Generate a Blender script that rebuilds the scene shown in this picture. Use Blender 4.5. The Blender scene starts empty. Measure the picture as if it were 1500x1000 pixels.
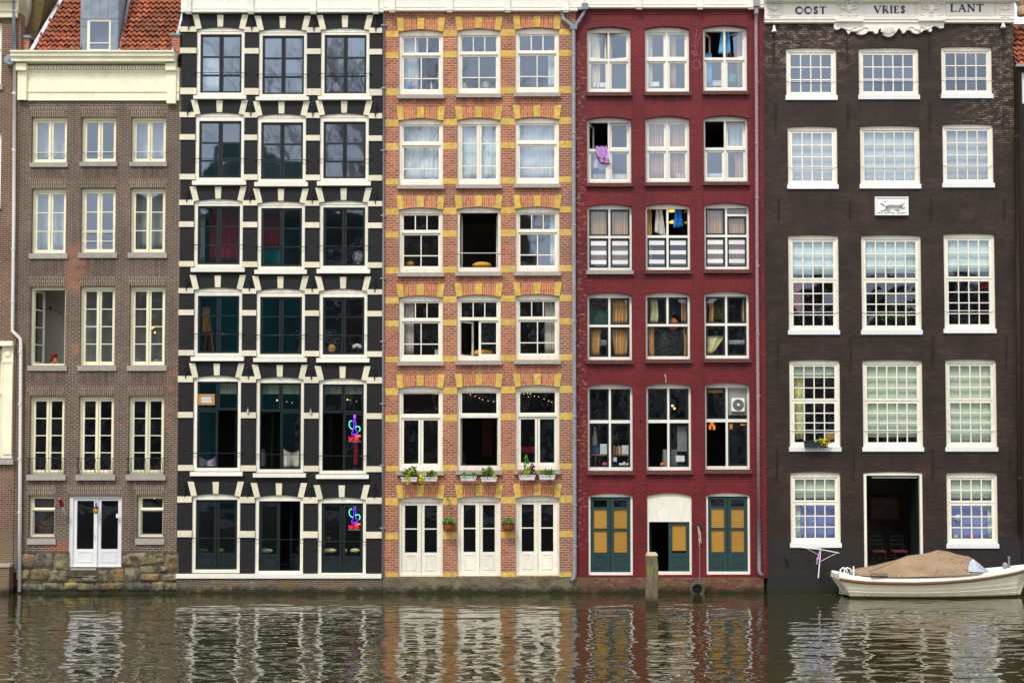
import bpy, math, random
from math import sin, cos, pi, radians
from mathutils import Vector, Matrix
from mathutils.geometry import tessellate_polygon
R = random.Random(11)
S = bpy.context.scene
COL = S.collection

# ---------------------------------------------------------------- camera model
F, D, H, TH, PPY = 1890.0, 42.0, 4.2, math.atan(0.04), 602.3
def P(px, py, y=0.0):
    """photo pixel -> world (x, z) on the plane at depth y"""
    u, v = (px-750)/F, (PPY-py)/F
    dx, dy, dz = u, cos(TH)-v*sin(TH), sin(TH)+v*cos(TH)
    t = (y+D)/dy
    return (t*dx, H+t*dz)
def P3(px, py, y=0.0):
    x, z = P(px, py, y)
    return Vector((x, y, z))
def rect(x0, y0, x1, y1, y=0.0):
    xm, ym = (x0+x1)/2, (y0+y1)/2
    return (P(x0, ym, y)[0], P(xm, y1, y)[1], P(x1, ym, y)[0], P(xm, y0, y)[1])   # X0 Z0 X1 Z1
PX = 1/45.0

cam_d = bpy.data.cameras.new('camera'); cam = bpy.data.objects.new('camera', cam_d); COL.objects.link(cam)
cam.location = (0, -D, H); cam.rotation_euler = (pi/2+TH, 0, 0)
cam_d.sensor_width = 36; cam_d.lens = 36*F/1500; cam_d.shift_y = (PPY-500)/1500
cam_d.clip_end = 2000; S.camera = cam

# ---------------------------------------------------------------- node helper
class G:
    def __init__(s, name):
        s.m = bpy.data.materials.new(name); s.m.use_nodes = True
        s.nt = s.m.node_tree; s.b = s.nt.nodes['Principled BSDF']; s.out = s.nt.nodes['Material Output']
        s.tc = None
    def n(s, typ, props=None, **ins):
        nd = s.nt.nodes.new('ShaderNode'+typ)
        for k, v in (props or {}).items(): setattr(nd, k, v)
        for k, v in ins.items():
            k = k.replace('_', ' ')
            s.set(nd.inputs[k], v)
        return nd
    def set(s, sock, v):
        if isinstance(v, bpy.types.Node): v = v.outputs[0]
        if isinstance(v, bpy.types.NodeSocket): s.nt.links.new(v, sock)
        else:
            if isinstance(v, (tuple, list)) and len(v) == 3 and sock.type == 'RGBA': v = (*v, 1)
            sock.default_value = v
    def obj(s):
        if not s.tc: s.tc = s.nt.nodes.new('ShaderNodeTexCoord')
        return s.tc.outputs['Object']
    def math(s, op, a, b=0.0, clamp=False):
        nd = s.nt.nodes.new('ShaderNodeMath'); nd.operation = op; nd.use_clamp = clamp
        s.set(nd.inputs[0], a); s.set(nd.inputs[1], b); return nd.outputs[0]
    def mix(s, f, a, b, mode='MIX'):
        nd = s.nt.nodes.new('ShaderNodeMix'); nd.data_type = 'RGBA'; nd.blend_type = mode
        s.set(nd.inputs[0], f); s.set(nd.inputs[6], a); s.set(nd.inputs[7], b); return nd.outputs[2]
    def noise(s, scale, detail=3, vec=None, rough=.55):
        return s.n('TexNoise', Scale=scale, Detail=detail, Roughness=rough, Vector=vec or s.obj()).outputs[0]
    def ramp(s, f, lo, hi, a=0.0, b=1.0):
        nd = s.n('MapRange', Value=f); nd.clamp = True
        nd.inputs[1].default_value = lo; nd.inputs[2].default_value = hi
        nd.inputs[3].default_value = a; nd.inputs[4].default_value = b
        return nd.outputs[0]
    def xyz(s, vec=None):
        nd = s.nt.nodes.new('ShaderNodeSeparateXYZ'); s.set(nd.inputs[0], vec or s.obj()); return nd.outputs
    def comb(s, x, y, z=0.0):
        nd = s.nt.nodes.new('ShaderNodeCombineXYZ')
        for i, v in enumerate((x, y, z)): s.set(nd.inputs[i], v)
        return nd.outputs[0]
    def bump(s, h, strength=.5, dist=.01):
        nd = s.n('Bump', Height=h, Strength=strength, Distance=dist); s.set(s.b.inputs['Normal'], nd); return nd

def srgb(r, g, b):
    f = lambda c: ((c/255+.055)/1.055)**2.4 if c > 10 else c/255/12.92
    return (f(r), f(g), f(b))

def plain(name, col, rough=.6, var=.15, scale=6, bump=0.0, metal=0.0, dirt=0.0, dcol=(.12, .1, .07), spec=.4, stretch=None):
    g = G(name); v = g.obj()
    if stretch: v = g.n('VectorMath', {'operation': 'MULTIPLY'}); g.set(v.inputs[0], g.obj()); v.inputs[1].default_value = stretch; v = v.outputs[0]
    nz = g.noise(scale, 4, v)
    c = g.mix(g.ramp(nz, .3, .7), tuple(x*(1-var) for x in col), tuple(min(1, x*(1+var)) for x in col))
    oi = g.nt.nodes.new('ShaderNodeObjectInfo'); c = g.mix(1.0, c, g.mix(oi.outputs['Random'], (.90,)*3, (1.06, 1.05, 1.04)), 'MULTIPLY')
    if dirt:
        n2 = g.noise(scale*2.3, 6, v, .7)
        c = g.mix(g.ramp(n2, .52, .75, 0, dirt), c, dcol)
    g.set(g.b.inputs['Base Color'], c); g.b.inputs['Roughness'].default_value = rough
    g.b.inputs['Metallic'].default_value = metal; g.b.inputs['Specular IOR Level'].default_value = spec
    if bump: g.bump(g.noise(scale*6, 4, v), .6, bump)
    return g.m

def wallvec(g, vert=False):
    """brick coordinates: x (or y on side faces) along, z up"""
    o = g.xyz(); geo = g.nt.nodes.new('ShaderNodeNewGeometry'); nn = g.xyz(geo.outputs['Normal'])
    side = g.math('GREATER_THAN', g.math('ABSOLUTE', nn[0]), .7)
    u = g.math('ADD', g.math('MULTIPLY', o[0], g.math('SUBTRACT', 1.0, side)), g.math('MULTIPLY', o[1], side))
    return (g.comb(o[2], u) if vert else g.comb(u, o[2])), o

def brick(name, c1, c2, mortar, w=.22, h=.075, ms=.011, rough=.8, bump=.5, bias=0.0, vert=False, cvar=.25, patches=(), painted=False, algae=True, streak=0.0, sills=None):
    """patches: (color, noise_scale, lo, hi, amount, (x0,x1,z0,z1) or None, where: 'all' or 'mortar')"""
    g = G(name); vec, o = wallvec(g, vert)
    wob = g.noise(3.0, 2)
    bt = g.n('TexBrick', Vector=vec, Color1=c1, Color2=c2, Mortar=mortar, Scale=1.0, Mortar_Size=ms, Mortar_Smooth=.25, Bias=bias, Brick_Width=w, Row_Height=h)
    bt.offset_frequency = 2
    c = bt.outputs['Color']; fac = bt.outputs['Fac']
    pv = g.n('VectorMath', {'operation': 'MULTIPLY'}); g.set(pv.inputs[0], g.obj()); pv.inputs[1].default_value = (1, 1, 2.0); pv = pv.outputs[0]
    # big tonal drift and per brick variation
    big = g.noise(.7, 5); fine = g.noise(9, 3)
    c = g.mix(1.0, c, g.mix(g.ramp(big, .3, .7), (1-cvar,)*3, (1+cvar*.6,)*3), 'MULTIPLY')
    c = g.mix(1.0, c, g.mix(g.ramp(fine, .3, .7), (.88,)*3, (1.1,)*3), 'MULTIPLY')
    if streak:
        sv = g.n('VectorMath', {'operation': 'MULTIPLY'}); g.set(sv.inputs[0], g.obj()); sv.inputs[1].default_value = (5, 5, .35)
        c = g.mix(g.ramp(g.noise(1.0, 5, sv.outputs[0]), .5, .75, 0, streak), c, tuple(x*.45 for x in c1))
    for (pc, sc, lo, hi, amt, box, where) in patches:
        m = g.ramp(g.noise(sc, 6, pv, .7), lo, hi, 0, amt)
        if box:
            x0, x1, z0, z1, sf = box
            m = g.math('MULTIPLY', m, g.ramp(o[0], x0-sf, x0+sf)); m = g.math('MULTIPLY', m, g.ramp(o[0], x1-sf, x1+sf, 1, 0))
            m = g.math('MULTIPLY', m, g.ramp(o[2], z0-sf, z0+sf)); m = g.math('MULTIPLY', m, g.ramp(o[2], z1-sf, z1+sf, 1, 0))
        if where == 'mortar': m = g.math('MULTIPLY', m, fac)
        elif where == 'brick': m = g.math('MULTIPLY', m, g.math('SUBTRACT', 1.0, fac))
        c = g.mix(m, c, pc)
    if sills:   # rain-washed soot hanging below the window sills, broken up by streaky noise
        org, cols, rows, amt = sills; mx_ = None; mz_ = None
        for a, b in cols:
            a, b = P(a, 440)[0]-P(org, 860)[0], P(b, 440)[0]-P(org, 860)[0]
            q = g.math('MULTIPLY', g.ramp(o[0], a-.12, a+.12), g.ramp(o[0], b-.12, b+.12, 1, 0)); mx_ = q if mx_ is None else g.math('MAXIMUM', mx_, q)
        for r_ in rows:
            z = P(750, r_)[1]; q = g.math('MULTIPLY', g.ramp(o[2], z-.75, z, 0, 1), g.ramp(o[2], z+.02, z+.08, 1, 0)); mz_ = q if mz_ is None else g.math('MAXIMUM', mz_, q)
        s2 = g.n('VectorMath', {'operation': 'MULTIPLY'}); g.set(s2.inputs[0], g.obj()); s2.inputs[1].default_value = (7, 7, .6)
        m = g.math('MULTIPLY', g.math('MULTIPLY', mx_, mz_), g.ramp(g.noise(1.0, 5, s2.outputs[0], .65), .38, .62, 0, amt))
        c = g.mix(m, c, tuple(x*.35 for x in c1))
    if algae:
        al = g.math('ADD', o[2], g.math('MULTIPLY', g.math('SUBTRACT', g.noise(2.5, 6, None, .7), .5), .6))
        c = g.mix(g.ramp(al, .06, .24, .93, 0), c, (.018, .02, .008))
    g.set(g.b.inputs['Base Color'], c); g.b.inputs['Roughness'].default_value = rough
    g.b.inputs['Specular IOR Level'].default_value = .35 if painted else .2
    hgt = g.math('ADD', g.math('MULTIPLY', fac, -1.0), g.math('MULTIPLY', g.noise(30, 3), .35))
    g.bump(hgt, bump, .012)
    return g.m

# ---------------------------------------------------------------- mesh builder
ORG = {}
class MB:
    def __init__(s): s.v, s.f, s.T = [], [], None
    def add(s, vs, fs):
        k = len(s.v); vs = [Vector(p) for p in vs]
        if s.T: vs = [s.T @ p for p in vs]
        s.v += vs; s.f += [tuple(i+k for i in q) for q in fs]; return s
    def box(s, x0, x1, y0, y1, z0, z1):
        return s.add([(x0,y0,z0),(x1,y0,z0),(x1,y1,z0),(x0,y1,z0),(x0,y0,z1),(x1,y0,z1),(x1,y1,z1),(x0,y1,z1)],
                     [(0,3,2,1),(4,5,6,7),(0,1,5,4),(1,2,6,5),(2,3,7,6),(3,0,4,7)])
    def plate(s, outer, holes, y0, y1, back=False):
        rings = [outer]+list(holes)
        tri = tessellate_polygon([[Vector((x, z, 0)) for x, z in r] for r in rings])
        flat = [p for r in rings for p in r]
        n = len(flat)
        vs = [(x, y0, z) for x, z in flat]+[(x, y1, z) for x, z in flat]
        fs = [tuple(t) for t in tri]
        if back: fs += [tuple(i+n for i in t) for t in tri]
        k = 0
        for r in rings:
            m = len(r)
            for i in range(m):
                a, b = k+i, k+(i+1) % m
                fs.append((a, b, b+n, a+n))
            k += m
        return s.add(vs, fs)
    def quad(s, a, b, c, d): return s.add([a, b, c, d], [(0,1,2,3)])
    def tube(s, pts, r, n=8, cap=True):
        pts = [Vector(p) for p in pts]; rings = []
        rr = r if isinstance(r, (list, tuple)) else [r]*len(pts)
        for i, p in enumerate(pts):
            d = (pts[min(i+1, len(pts)-1)]-pts[max(i-1, 0)]).normalized()
            a = d.cross(Vector((0, 1, 0))) if abs(d.y) < .9 else d.cross(Vector((1, 0, 0)))
            a.normalize(); b = d.cross(a)
            rings.append([p+(a*cos(2*pi*k/n)+b*sin(2*pi*k/n))*rr[i] for k in range(n)])
        vs = [p for q in rings for p in q]; fs = []
        for i in range(len(pts)-1):
            for k in range(n):
                fs.append((i*n+k, i*n+(k+1) % n, (i+1)*n+(k+1) % n, (i+1)*n+k))
        if cap: fs += [tuple(range(n)), tuple(range((len(pts)-1)*n, len(pts)*n))]
        return s.add(vs, fs)
    def lathe(s, prof, c=(0, 0, 0), n=16, axis='z'):
        vs, fs = [], []
        for r, z in prof:
            for k in range(n):
                a = 2*pi*k/n
                if axis == 'z': vs.append((c[0]+r*cos(a), c[1]+r*sin(a), c[2]+z))
                else: vs.append((c[0]+r*cos(a), c[1]+z, c[2]+r*sin(a)))
        for i in range(len(prof)-1):
            for k in range(n): fs.append((i*n+k, i*n+(k+1) % n, (i+1)*n+(k+1) % n, (i+1)*n+k))
        fs += [tuple(range(n)), tuple(range((len(prof)-1)*n, len(prof)*n))]
        return s.add(vs, fs)
    def ball(s, c, r, n=10, sx=1, sy=1, sz=1):
        vs, fs = [], []; m = max(4, n//2)
        for i in range(m+1):
            t = pi*i/m
            for k in range(n):
                a = 2*pi*k/n
                vs.append((c[0]+r*sx*sin(t)*cos(a), c[1]+r*sy*sin(t)*sin(a), c[2]+r*sz*cos(t)))
        for i in range(m):
            for k in range(n): fs.append((i*n+k, i*n+(k+1) % n, (i+1)*n+(k+1) % n, (i+1)*n+k))
        return s.add(vs, fs)
    def ribbon(s, pts, w, y0, y1):
        """flat stroke in the xz plane, pts [(x,z)], extruded from y0 to y1"""
        pts = [Vector((p[0], p[1])) for p in pts]; L, Rr = [], []
        for i, p in enumerate(pts):
            d = (pts[min(i+1, len(pts)-1)]-pts[max(i-1, 0)]); d.normalize()
            n = Vector((-d.y, d.x)); ww = w[i] if isinstance(w, (list, tuple)) else w
            L.append(p+n*ww/2); Rr.append(p-n*ww/2)
        n = len(pts)
        vs = [(q.x, y0, q.y) for q in L]+[(q.x, y0, q.y) for q in Rr]+[(q.x, y1, q.y) for q in L]+[(q.x, y1, q.y) for q in Rr]
        fs = []
        for i in range(n-1):
            fs += [(i, i+1, n+i+1, n+i), (i, i+1, 2*n+i+1, 2*n+i), (n+i, n+i+1, 3*n+i+1, 3*n+i)]
        fs += [(0, n, 3*n, 2*n), (n-1, 2*n-1, 4*n-1, 3*n-1)]
        return s.add(vs, fs)
    def sheet(s, x0, x1, z0, z1, y, folds=6, amp=.03, th=.006, nx=None, nz=6, top=None, fn=None, ph=0.0):
        """hanging pleated cloth; fn(u,v)->(dx,dz) bends the outline"""
        nx = nx or int(folds*6)+2; vs, fs = [], []
        for side in (0, 1):
            for j in range(nz+1):
                for i in range(nx+1):
                    u, v = i/nx, j/nz
                    yy = y+amp*sin(2*pi*folds*u+ph+.5*sin(5*v+ph))*(.6+.4*v)+amp*.4*sin(2*pi*folds*2.3*u+1+ph)+side*th
                    dx, dz = fn(u, v) if fn else (0, 0)
                    vs.append((x0+(x1-x0)*u+dx, yy, z1+(z0-z1)*v+dz))
        k = (nx+1)*(nz+1); w = nx+1
        for side in (0, 1):
            for j in range(nz):
                for i in range(nx):
                    a = side*k+j*w+i; fs.append((a, a+1, a+w+1, a+w))
        for j in range(nz):
            for i in (0, nx): a = j*w+i; fs.append((a, a+w, a+w+k, a+k))
        for i in range(nx):
            for j in (0, nz): a = j*w+i; fs.append((a, a+1, a+1+k, a+k))
        return s.add(vs, fs)
    def leaves(s, c, rad, n, size, flat=.8, droop=0.0, rng=R):
        for _ in range(n):
            while True:
                p = Vector((rng.uniform(-1, 1), rng.uniform(-1, 1), rng.uniform(-1, 1)))
                if p.length < 1: break
            p = Vector((p.x*rad[0], p.y*rad[1], p.z*rad[2]))+Vector(c)
            a = Vector((rng.gauss(0, 1), rng.gauss(0, 1), rng.gauss(.3-droop, 1))).normalized()
            b = a.cross(Vector((rng.gauss(0, 1), rng.gauss(0, 1), rng.gauss(0, 1)))).normalized(); k = size*rng.uniform(.6, 1.3)
            m = a.cross(b)*k*.15
            s.add([p, p+a*k*.5+b*k*.28+m, p+a*k, p+a*k*.5-b*k*.28+m], [(0, 1, 2), (0, 2, 3)])
        return s
    def build(s, name, mat, parent=None, origin=None, smooth=False):
        me = bpy.data.meshes.new(name)
        o = Vector(origin) if origin is not None else (ORG[parent] if parent else Vector((0, 0, 0)))
        me.from_pydata([tuple(p-o) for p in s.v], [], s.f); me.validate(); me.update()
        if isinstance(mat, (list, tuple)):
            for m_ in mat: me.materials.append(m_)
        else: me.materials.append(mat)
        if smooth:
            for p in me.polygons: p.use_smooth = True
        ob = bpy.data.objects.new(name, me); COL.objects.link(ob)
        if parent:
            ob.parent = parent; ob.location = o-ORG[parent]
        else: ob.location = o
        ORG[ob] = o
        return ob

def thing(name, label, cat, loc=(0, 0, 0), group=None):
    o = bpy.data.objects.new(name, None); COL.objects.link(o); o.empty_display_size = .3
    o.location = loc; ORG[o] = Vector(loc); tag(o, label, cat, group); return o
def tag(o, label=None, cat=None, group=None, kind=None):
    if label: o['label'] = label
    if cat: o['category'] = cat
    if group: o['group'] = group
    if kind: o['kind'] = kind
    return o

def arch(X0, Z0, X1, Z1, rise, n=10):
    """opening outline with a segmental head; Z1 is the crown"""
    if rise <= 0: return [(X0, Z0), (X1, Z0), (X1, Z1), (X0, Z1)]
    pts = [(X0, Z0), (X1, Z0)]
    for i in range(n+1):
        t = 1-2*i/n
        pts.append(((X0+X1)/2+t*(X1-X0)/2, Z1-rise*t*t))
    return pts
def rc(a, b, c, d): return [(a, b), (c, b), (c, d), (a, d)]

# ---------------------------------------------------------------- materials
M = {}
def stripes(name, cols, scale=60):
    g = G(name); o = g.xyz()
    nz = g.n('TexNoise', {'noise_dimensions': '1D'}, Scale=scale, Detail=2.0); g.set(nz.inputs['W'], g.math('ADD', o[0], g.math('MULTIPLY', g.noise(1.5, 2), .05)))
    cr = g.n('ValToRGB', Fac=nz.outputs[0]); e = cr.color_ramp
    e.interpolation = 'CONSTANT'
    e.elements[0].position = 0; e.elements[0].color = (*cols[0], 1); e.elements[1].position = .3; e.elements[1].color = (*cols[1], 1)
    for k, c in enumerate(cols[2:]):
        q = e.elements.new(.38+.3*k/max(1, len(cols)-2)); q.color = (*c, 1)
    g.set(g.b.inputs['Base Color'], cr.outputs[0]); g.b.inputs['Roughness'].default_value = .9
    return g.m
tan_c = [srgb(70, 52, 42), srgb(140, 98, 60), srgb(222, 176, 98), srgb(160, 130, 105), srgb(214, 160, 78), srgb(120, 88, 64), srgb(228, 196, 140), srgb(100, 74, 60)]
M['tan_curtain'] = stripes('striped_curtain_cloth', tan_c, 15)
M['rust_curtain'] = stripes('rust_curtain_cloth', [srgb(90, 55, 35), srgb(190, 130, 60), srgb(230, 175, 90), srgb(150, 95, 55), srgb(215, 180, 130), srgb(120, 75, 45)], 15)
def glass(name, refl=.11, tint=(.95, .97, .96), wob=.003, sc=1.1):
    g = G(name); g.nt.nodes.remove(g.b)
    lw = g.n('LayerWeight', Blend=.5)
    fr = g.math('MULTIPLY', g.math('POWER', lw.outputs['Facing'], 5.0), .9)
    bp = g.n('Bump', Height=g.noise(sc, 2), Strength=1.0, Distance=wob)
    gl = g.n('BsdfGlossy', Color=(.70, .83, 1.0), Roughness=.03, Normal=bp); tr = g.n('BsdfTransparent', Color=tint)
    mx = g.n('MixShader'); g.set(mx.inputs[0], g.math('ADD', fr, refl+.04, True)); g.set(mx.inputs[1], tr); g.set(mx.inputs[2], gl)
    g.set(g.out.inputs[0], mx); return g.m
M['glass'] = glass('window_glass', .17)
M['glass_sky'] = glass('bright_window_glass', .30)
M['glass_old'] = glass('old_window_glass', .12, (.93, .95, .94), .006, 1.5)
M['glass_dark'] = glass('dark_window_glass', .07, (.93, .96, .95), .006, 1.3)
M['cream'] = plain('cream_paint', srgb(238, 233, 204), .5, .06, 3, .002, dirt=.12)
M['creamwall'] = plain('cream_cornice_paint', srgb(243, 238, 208), .55, .08, 2, .003, dirt=.25, dcol=srgb(170, 160, 110))
M['white'] = plain('white_frame_paint', srgb(236, 233, 222), .45, .06, 3, .001, dirt=.35, dcol=srgb(165, 155, 130), stretch=(2, 2, .7))
M['ivory'] = plain('ivory_frame_paint', srgb(238, 234, 218), .45, .07, 3, .001, dirt=.38, dcol=srgb(165, 155, 125), stretch=(2, 2, .7))
M['whitestone'] = plain('white_painted_stone', srgb(222, 216, 192), .7, .08, 9, .004, dirt=.25, dcol=srgb(170, 160, 130))
M['purewhite'] = plain('bright_white_paint', srgb(232, 232, 232), .4, .04, 5, .001, dirt=.1, dcol=srgb(180, 180, 180))
M['cornice'] = plain('white_cornice_paint', srgb(236, 233, 222), .55, .05, 1.5, .002, dirt=.15, dcol=srgb(190, 180, 150), stretch=(4, 4, .5))
M['yellowstone'] = plain('yellow_sandstone', srgb(206, 174, 88), .85, .22, 7, .006, dirt=.5, dcol=srgb(165, 135, 60))
M['darkgreen'] = plain('dark_green_frame_paint', (.012, .02, .022), .35, .2, 5, .001)
M['doorgreen'] = plain('green_door_paint', srgb(40, 66, 66), .4, .12, 4, .001, dirt=.15, dcol=(.02, .03, .03))
M['sillstone'] = plain('grey_sill_stone', srgb(165, 160, 150), .85, .15, 12, .005, dirt=.5, dcol=srgb(95, 90, 82))
M['lead'] = plain('grey_lead_sheet', srgb(126, 138, 150), .5, .2, 4, .003, dirt=.4, dcol=srgb(80, 85, 88))
M['zinc'] = plain('grey_zinc_pipe', srgb(150, 152, 158), .45, .15, 6, .001, metal=.2)
M['iron'] = plain('black_iron', (.012, .013, .015), .5, .3, 20, .001)
M['pipewhite'] = plain('white_pipe_paint', srgb(222, 218, 214), .45, .06, 4)
M['pipeworn'] = plain('worn_pipe_paint', srgb(150, 120, 125), .6, .3, 8, .002, dirt=.9, dcol=srgb(215, 205, 205), stretch=(3, 3, 1))
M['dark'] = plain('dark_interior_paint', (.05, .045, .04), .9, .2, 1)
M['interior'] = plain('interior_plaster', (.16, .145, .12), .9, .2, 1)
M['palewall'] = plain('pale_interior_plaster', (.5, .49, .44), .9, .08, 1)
M['net'] = plain('white_net_curtain_cloth', srgb(205, 215, 218), .9, .06, 4)
M['blindgreen'] = plain('pale_green_blind_cloth', srgb(205, 218, 198), .9, .04, 3)
M['blindgrey'] = plain('pale_grey_blind_cloth', srgb(190, 196, 198), .9, .04, 3)
M['blindblue'] = plain('pale_blue_blind_cloth', srgb(205, 222, 222), .9, .04, 3)
def cloth(name, r, g_, b): M[name] = plain(name+'_cloth', srgb(r, g_, b), .9, .12, 8); return M[name]
cloth('red', 150, 25, 50); cloth('teal', 25, 110, 110); cloth('lilac', 196, 150, 210); cloth('paleclilac', 185, 175, 205); cloth('blue', 30, 110, 190)
cloth('lightblue', 90, 170, 215); cloth('offwhite', 200, 195, 185); cloth('orange', 215, 110, 30); cloth('mustard', 210, 150, 40); cloth('greencloth', 45, 150, 100)
cloth('charcoal', 55, 55, 52); cloth('lemon', 225, 220, 160); cloth('olive', 105, 115, 35); cloth('boardgreen', 60, 95, 80); cloth('brownboard', 75, 50, 40)
cloth('cream_cloth', 215, 205, 165); cloth('wood', 150, 95, 45); cloth('paper', 225, 230, 232); cloth('greyboard', 130, 132, 128); cloth('skin', 200, 150, 125)
cloth('hair', 110, 50, 25); cloth('darkhair', 30, 20, 18); cloth('pink', 220, 110, 140); cloth('kraft', 195, 140, 75); cloth('terracotta', 165, 90, 35)
cloth('leaf', 75, 125, 40); cloth('leafpale', 165, 190, 60); cloth('flower', 235, 215, 40); cloth('planter', 222, 222, 218); cloth('soil', 40, 30, 22); cloth('darkplanter', 45, 52, 58); cloth('plum', 90, 40, 50)
def emit(name, col, st):
    g = G(name); g.b.inputs['Base Color'].default_value = (*col, 1)
    g.b.inputs['Emission Color'].default_value = (*col, 1); g.b.inputs['Emission Strength'].default_value = st; M[name] = g.m
emit('bulb', (1, .62, .22), 1.3); emit('lantern_glow', (1, .30, .03), .45); emit('yellowlamp', (1, .65, .05), 1.1)
emit('neon_purple', (.22, .04, 1), 1.1); emit('neon_mint', (.04, .8, .42), .9); emit('neon_red', (1, .015, .03), .8); emit('neon_orange', (1, .2, .02), 1.0); emit('neon_pink', (.8, .15, 1), 1.8)

# brick walls
M['b0'] = brick('reddish_brown_brick', srgb(122, 82, 66), srgb(96, 66, 56), srgb(150, 138, 118), .2, .066, patches=[(srgb(150, 85, 60), 1.2, .55, .7, .6, None, 'brick'), (srgb(120, 110, 85), 1.0, .35, .6, .7, (-30, 30, -1, 2.0, .4), 'all')])
M['b1'] = brick('grey_brown_brick', srgb(102, 84, 76), srgb(80, 65, 62), srgb(150, 138, 118), .2, .066, streak=.35, sills=(25, ((44, 98), (117, 171), (190, 243)), (244, 379, 543, 704), .7),
    patches=[(srgb(160, 90, 62), .8, .60, .70, .85, None, 'brick'), (srgb(158, 92, 66), 2.0, .36, .5, .85, (1.45, 2.15, 9.8, 11.3, .2), 'brick'), (srgb(160, 80, 60), 2.0, .5, .6, .8, (4.5, 5.6, 4.9, 7.6, .3), 'brick'), (srgb(160, 80, 60), 2.0, .5, .6, .8, (.3, 1.2, 5.3, 7.4, .3), 'brick'), (srgb(165, 60, 45), 2.0, .2, .3, .8, (1.0, 1.7, 1.35, 1.62, .1), 'brick')])
M['b1v'] = brick('grey_brown_arch_brick', srgb(104, 86, 76), srgb(82, 67, 62), srgb(166, 154, 132), .26, .062, vert=True, algae=False)
M['b2'] = brick('black_painted_brick', srgb(35, 32, 33), srgb(27, 25, 26), srgb(13, 12, 13), .22, .072, .012, rough=.65, bump=1.0, cvar=.2, painted=True,
    patches=[(srgb(200, 195, 185), 14, .76, .78, .9, None, 'all')])
M['b2p'] = brick('worn_plinth_brick', srgb(105, 88, 78), srgb(78, 68, 62), srgb(125, 118, 105), .2, .066,
    patches=[(srgb(112, 110, 44), 2.4, .5, .66, .8, None, 'all'), (srgb(140, 70, 58), 2.3, .55, .65, .7, None, 'brick'), (srgb(185, 180, 170), 5, .6, .7, .6, None, 'all')])
M['b3'] = brick('orange_brick', srgb(188, 110, 80), srgb(150, 78, 62), srgb(180, 158, 132), .2, .079, .012, bias=.1, cvar=.22, streak=.25, sills=(561.5, ((583, 650), (668, 735), (754, 820)), (146, 278, 406, 536, 698), .6),
    patches=[(srgb(120, 98, 88), 1.1, .5, .66, .5, None, 'brick'), (srgb(110, 90, 82), 3, .35, .6, .6, (5.5, 8, -2, 20, .15), 'brick')])
M['b3v'] = brick('orange_arch_brick', srgb(204, 120, 78), srgb(170, 88, 62), srgb(198, 168, 128), .3, .075, .012, vert=True, cvar=.12, algae=False)
M['b3p'] = brick('mossy_grey_brick', srgb(120, 108, 90), srgb(96, 86, 72), srgb(130, 124, 104), .2, .07,
    patches=[(srgb(70, 62, 44), 1.6, .45, .65, .8, None, 'all'), (srgb(150, 125, 70), 4, .55, .7, .5, None, 'all')])
M['b4'] = brick('dark_red_painted_brick', srgb(126, 34, 37), srgb(110, 29, 33), srgb(82, 21, 26), .22, .075, .011, rough=.6, bump=.8, cvar=.3, painted=True, streak=.75, sills=(844.5, ((858, 928), (944, 1013), (1029, 1099)), (141, 273, 402, 533, 695), .85),
    patches=[(srgb(180, 140, 140), 5.5, .54, .64, .7, (-.2, .42, 1.5, 18, .25), 'all'), (srgb(170, 140, 140), 9, .62, .68, .6, (5.6, 6.3, 0, 20, .2), 'all'),
             (srgb(190, 160, 50), 6, .56, .62, .7, (-.3, .1, 3, 18, .12), 'all'), (srgb(175, 110, 115), 12, .68, .74, .5, None, 'all')])
M['b4p'] = brick('mossy_red_plinth_brick', srgb(110, 62, 58), srgb(92, 52, 50), srgb(100, 80, 66), .2, .07,
    patches=[(srgb(128, 106, 44), 3.0, .48, .66, .7, None, 'all'), (srgb(120, 112, 100), 4, .5, .65, .6, None, 'all')])
M['b5'] = brick('dark_brown_painted_brick', srgb(64, 47, 37), srgb(50, 37, 30), srgb(37, 28, 23), .2, .066, .011, rough=.6, bump=.9, cvar=.45, painted=True, streak=.6, sills=(1121, ((1152, 1232), (1259, 1351), (1380, 1461)), (147, 277, 490, 661, 801), .7),
    patches=[(srgb(195, 175, 150), 3.2, .48, .60, .75, (.1, 2.9, 17.0, 19.5, .5), 'mortar'), (srgb(195, 175, 150), 3.2, .48, .60, .75, (6.7, 8.6, 14.8, 19, .6), 'mortar'),
             (srgb(86, 68, 56), 1.1, .5, .66, .35, None, 'all'), (srgb(165, 85, 55), 6, .63, .68, .8, (5.5, 8.5, 6.5, 9.5, .6), 'all'), (srgb(60, 60, 20), 2, .45, .6, .9, (-.5, 2.6, -1, .8, .15), 'all'), (srgb(38, 38, 40), 1, .2, .4, .8, (-1, 12, -1, 1.7, .1), 'all')])
M['b6'] = brick('blackened_brick', srgb(52, 44, 40), srgb(44, 37, 34), srgb(40, 34, 30), .2, .066)
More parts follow.
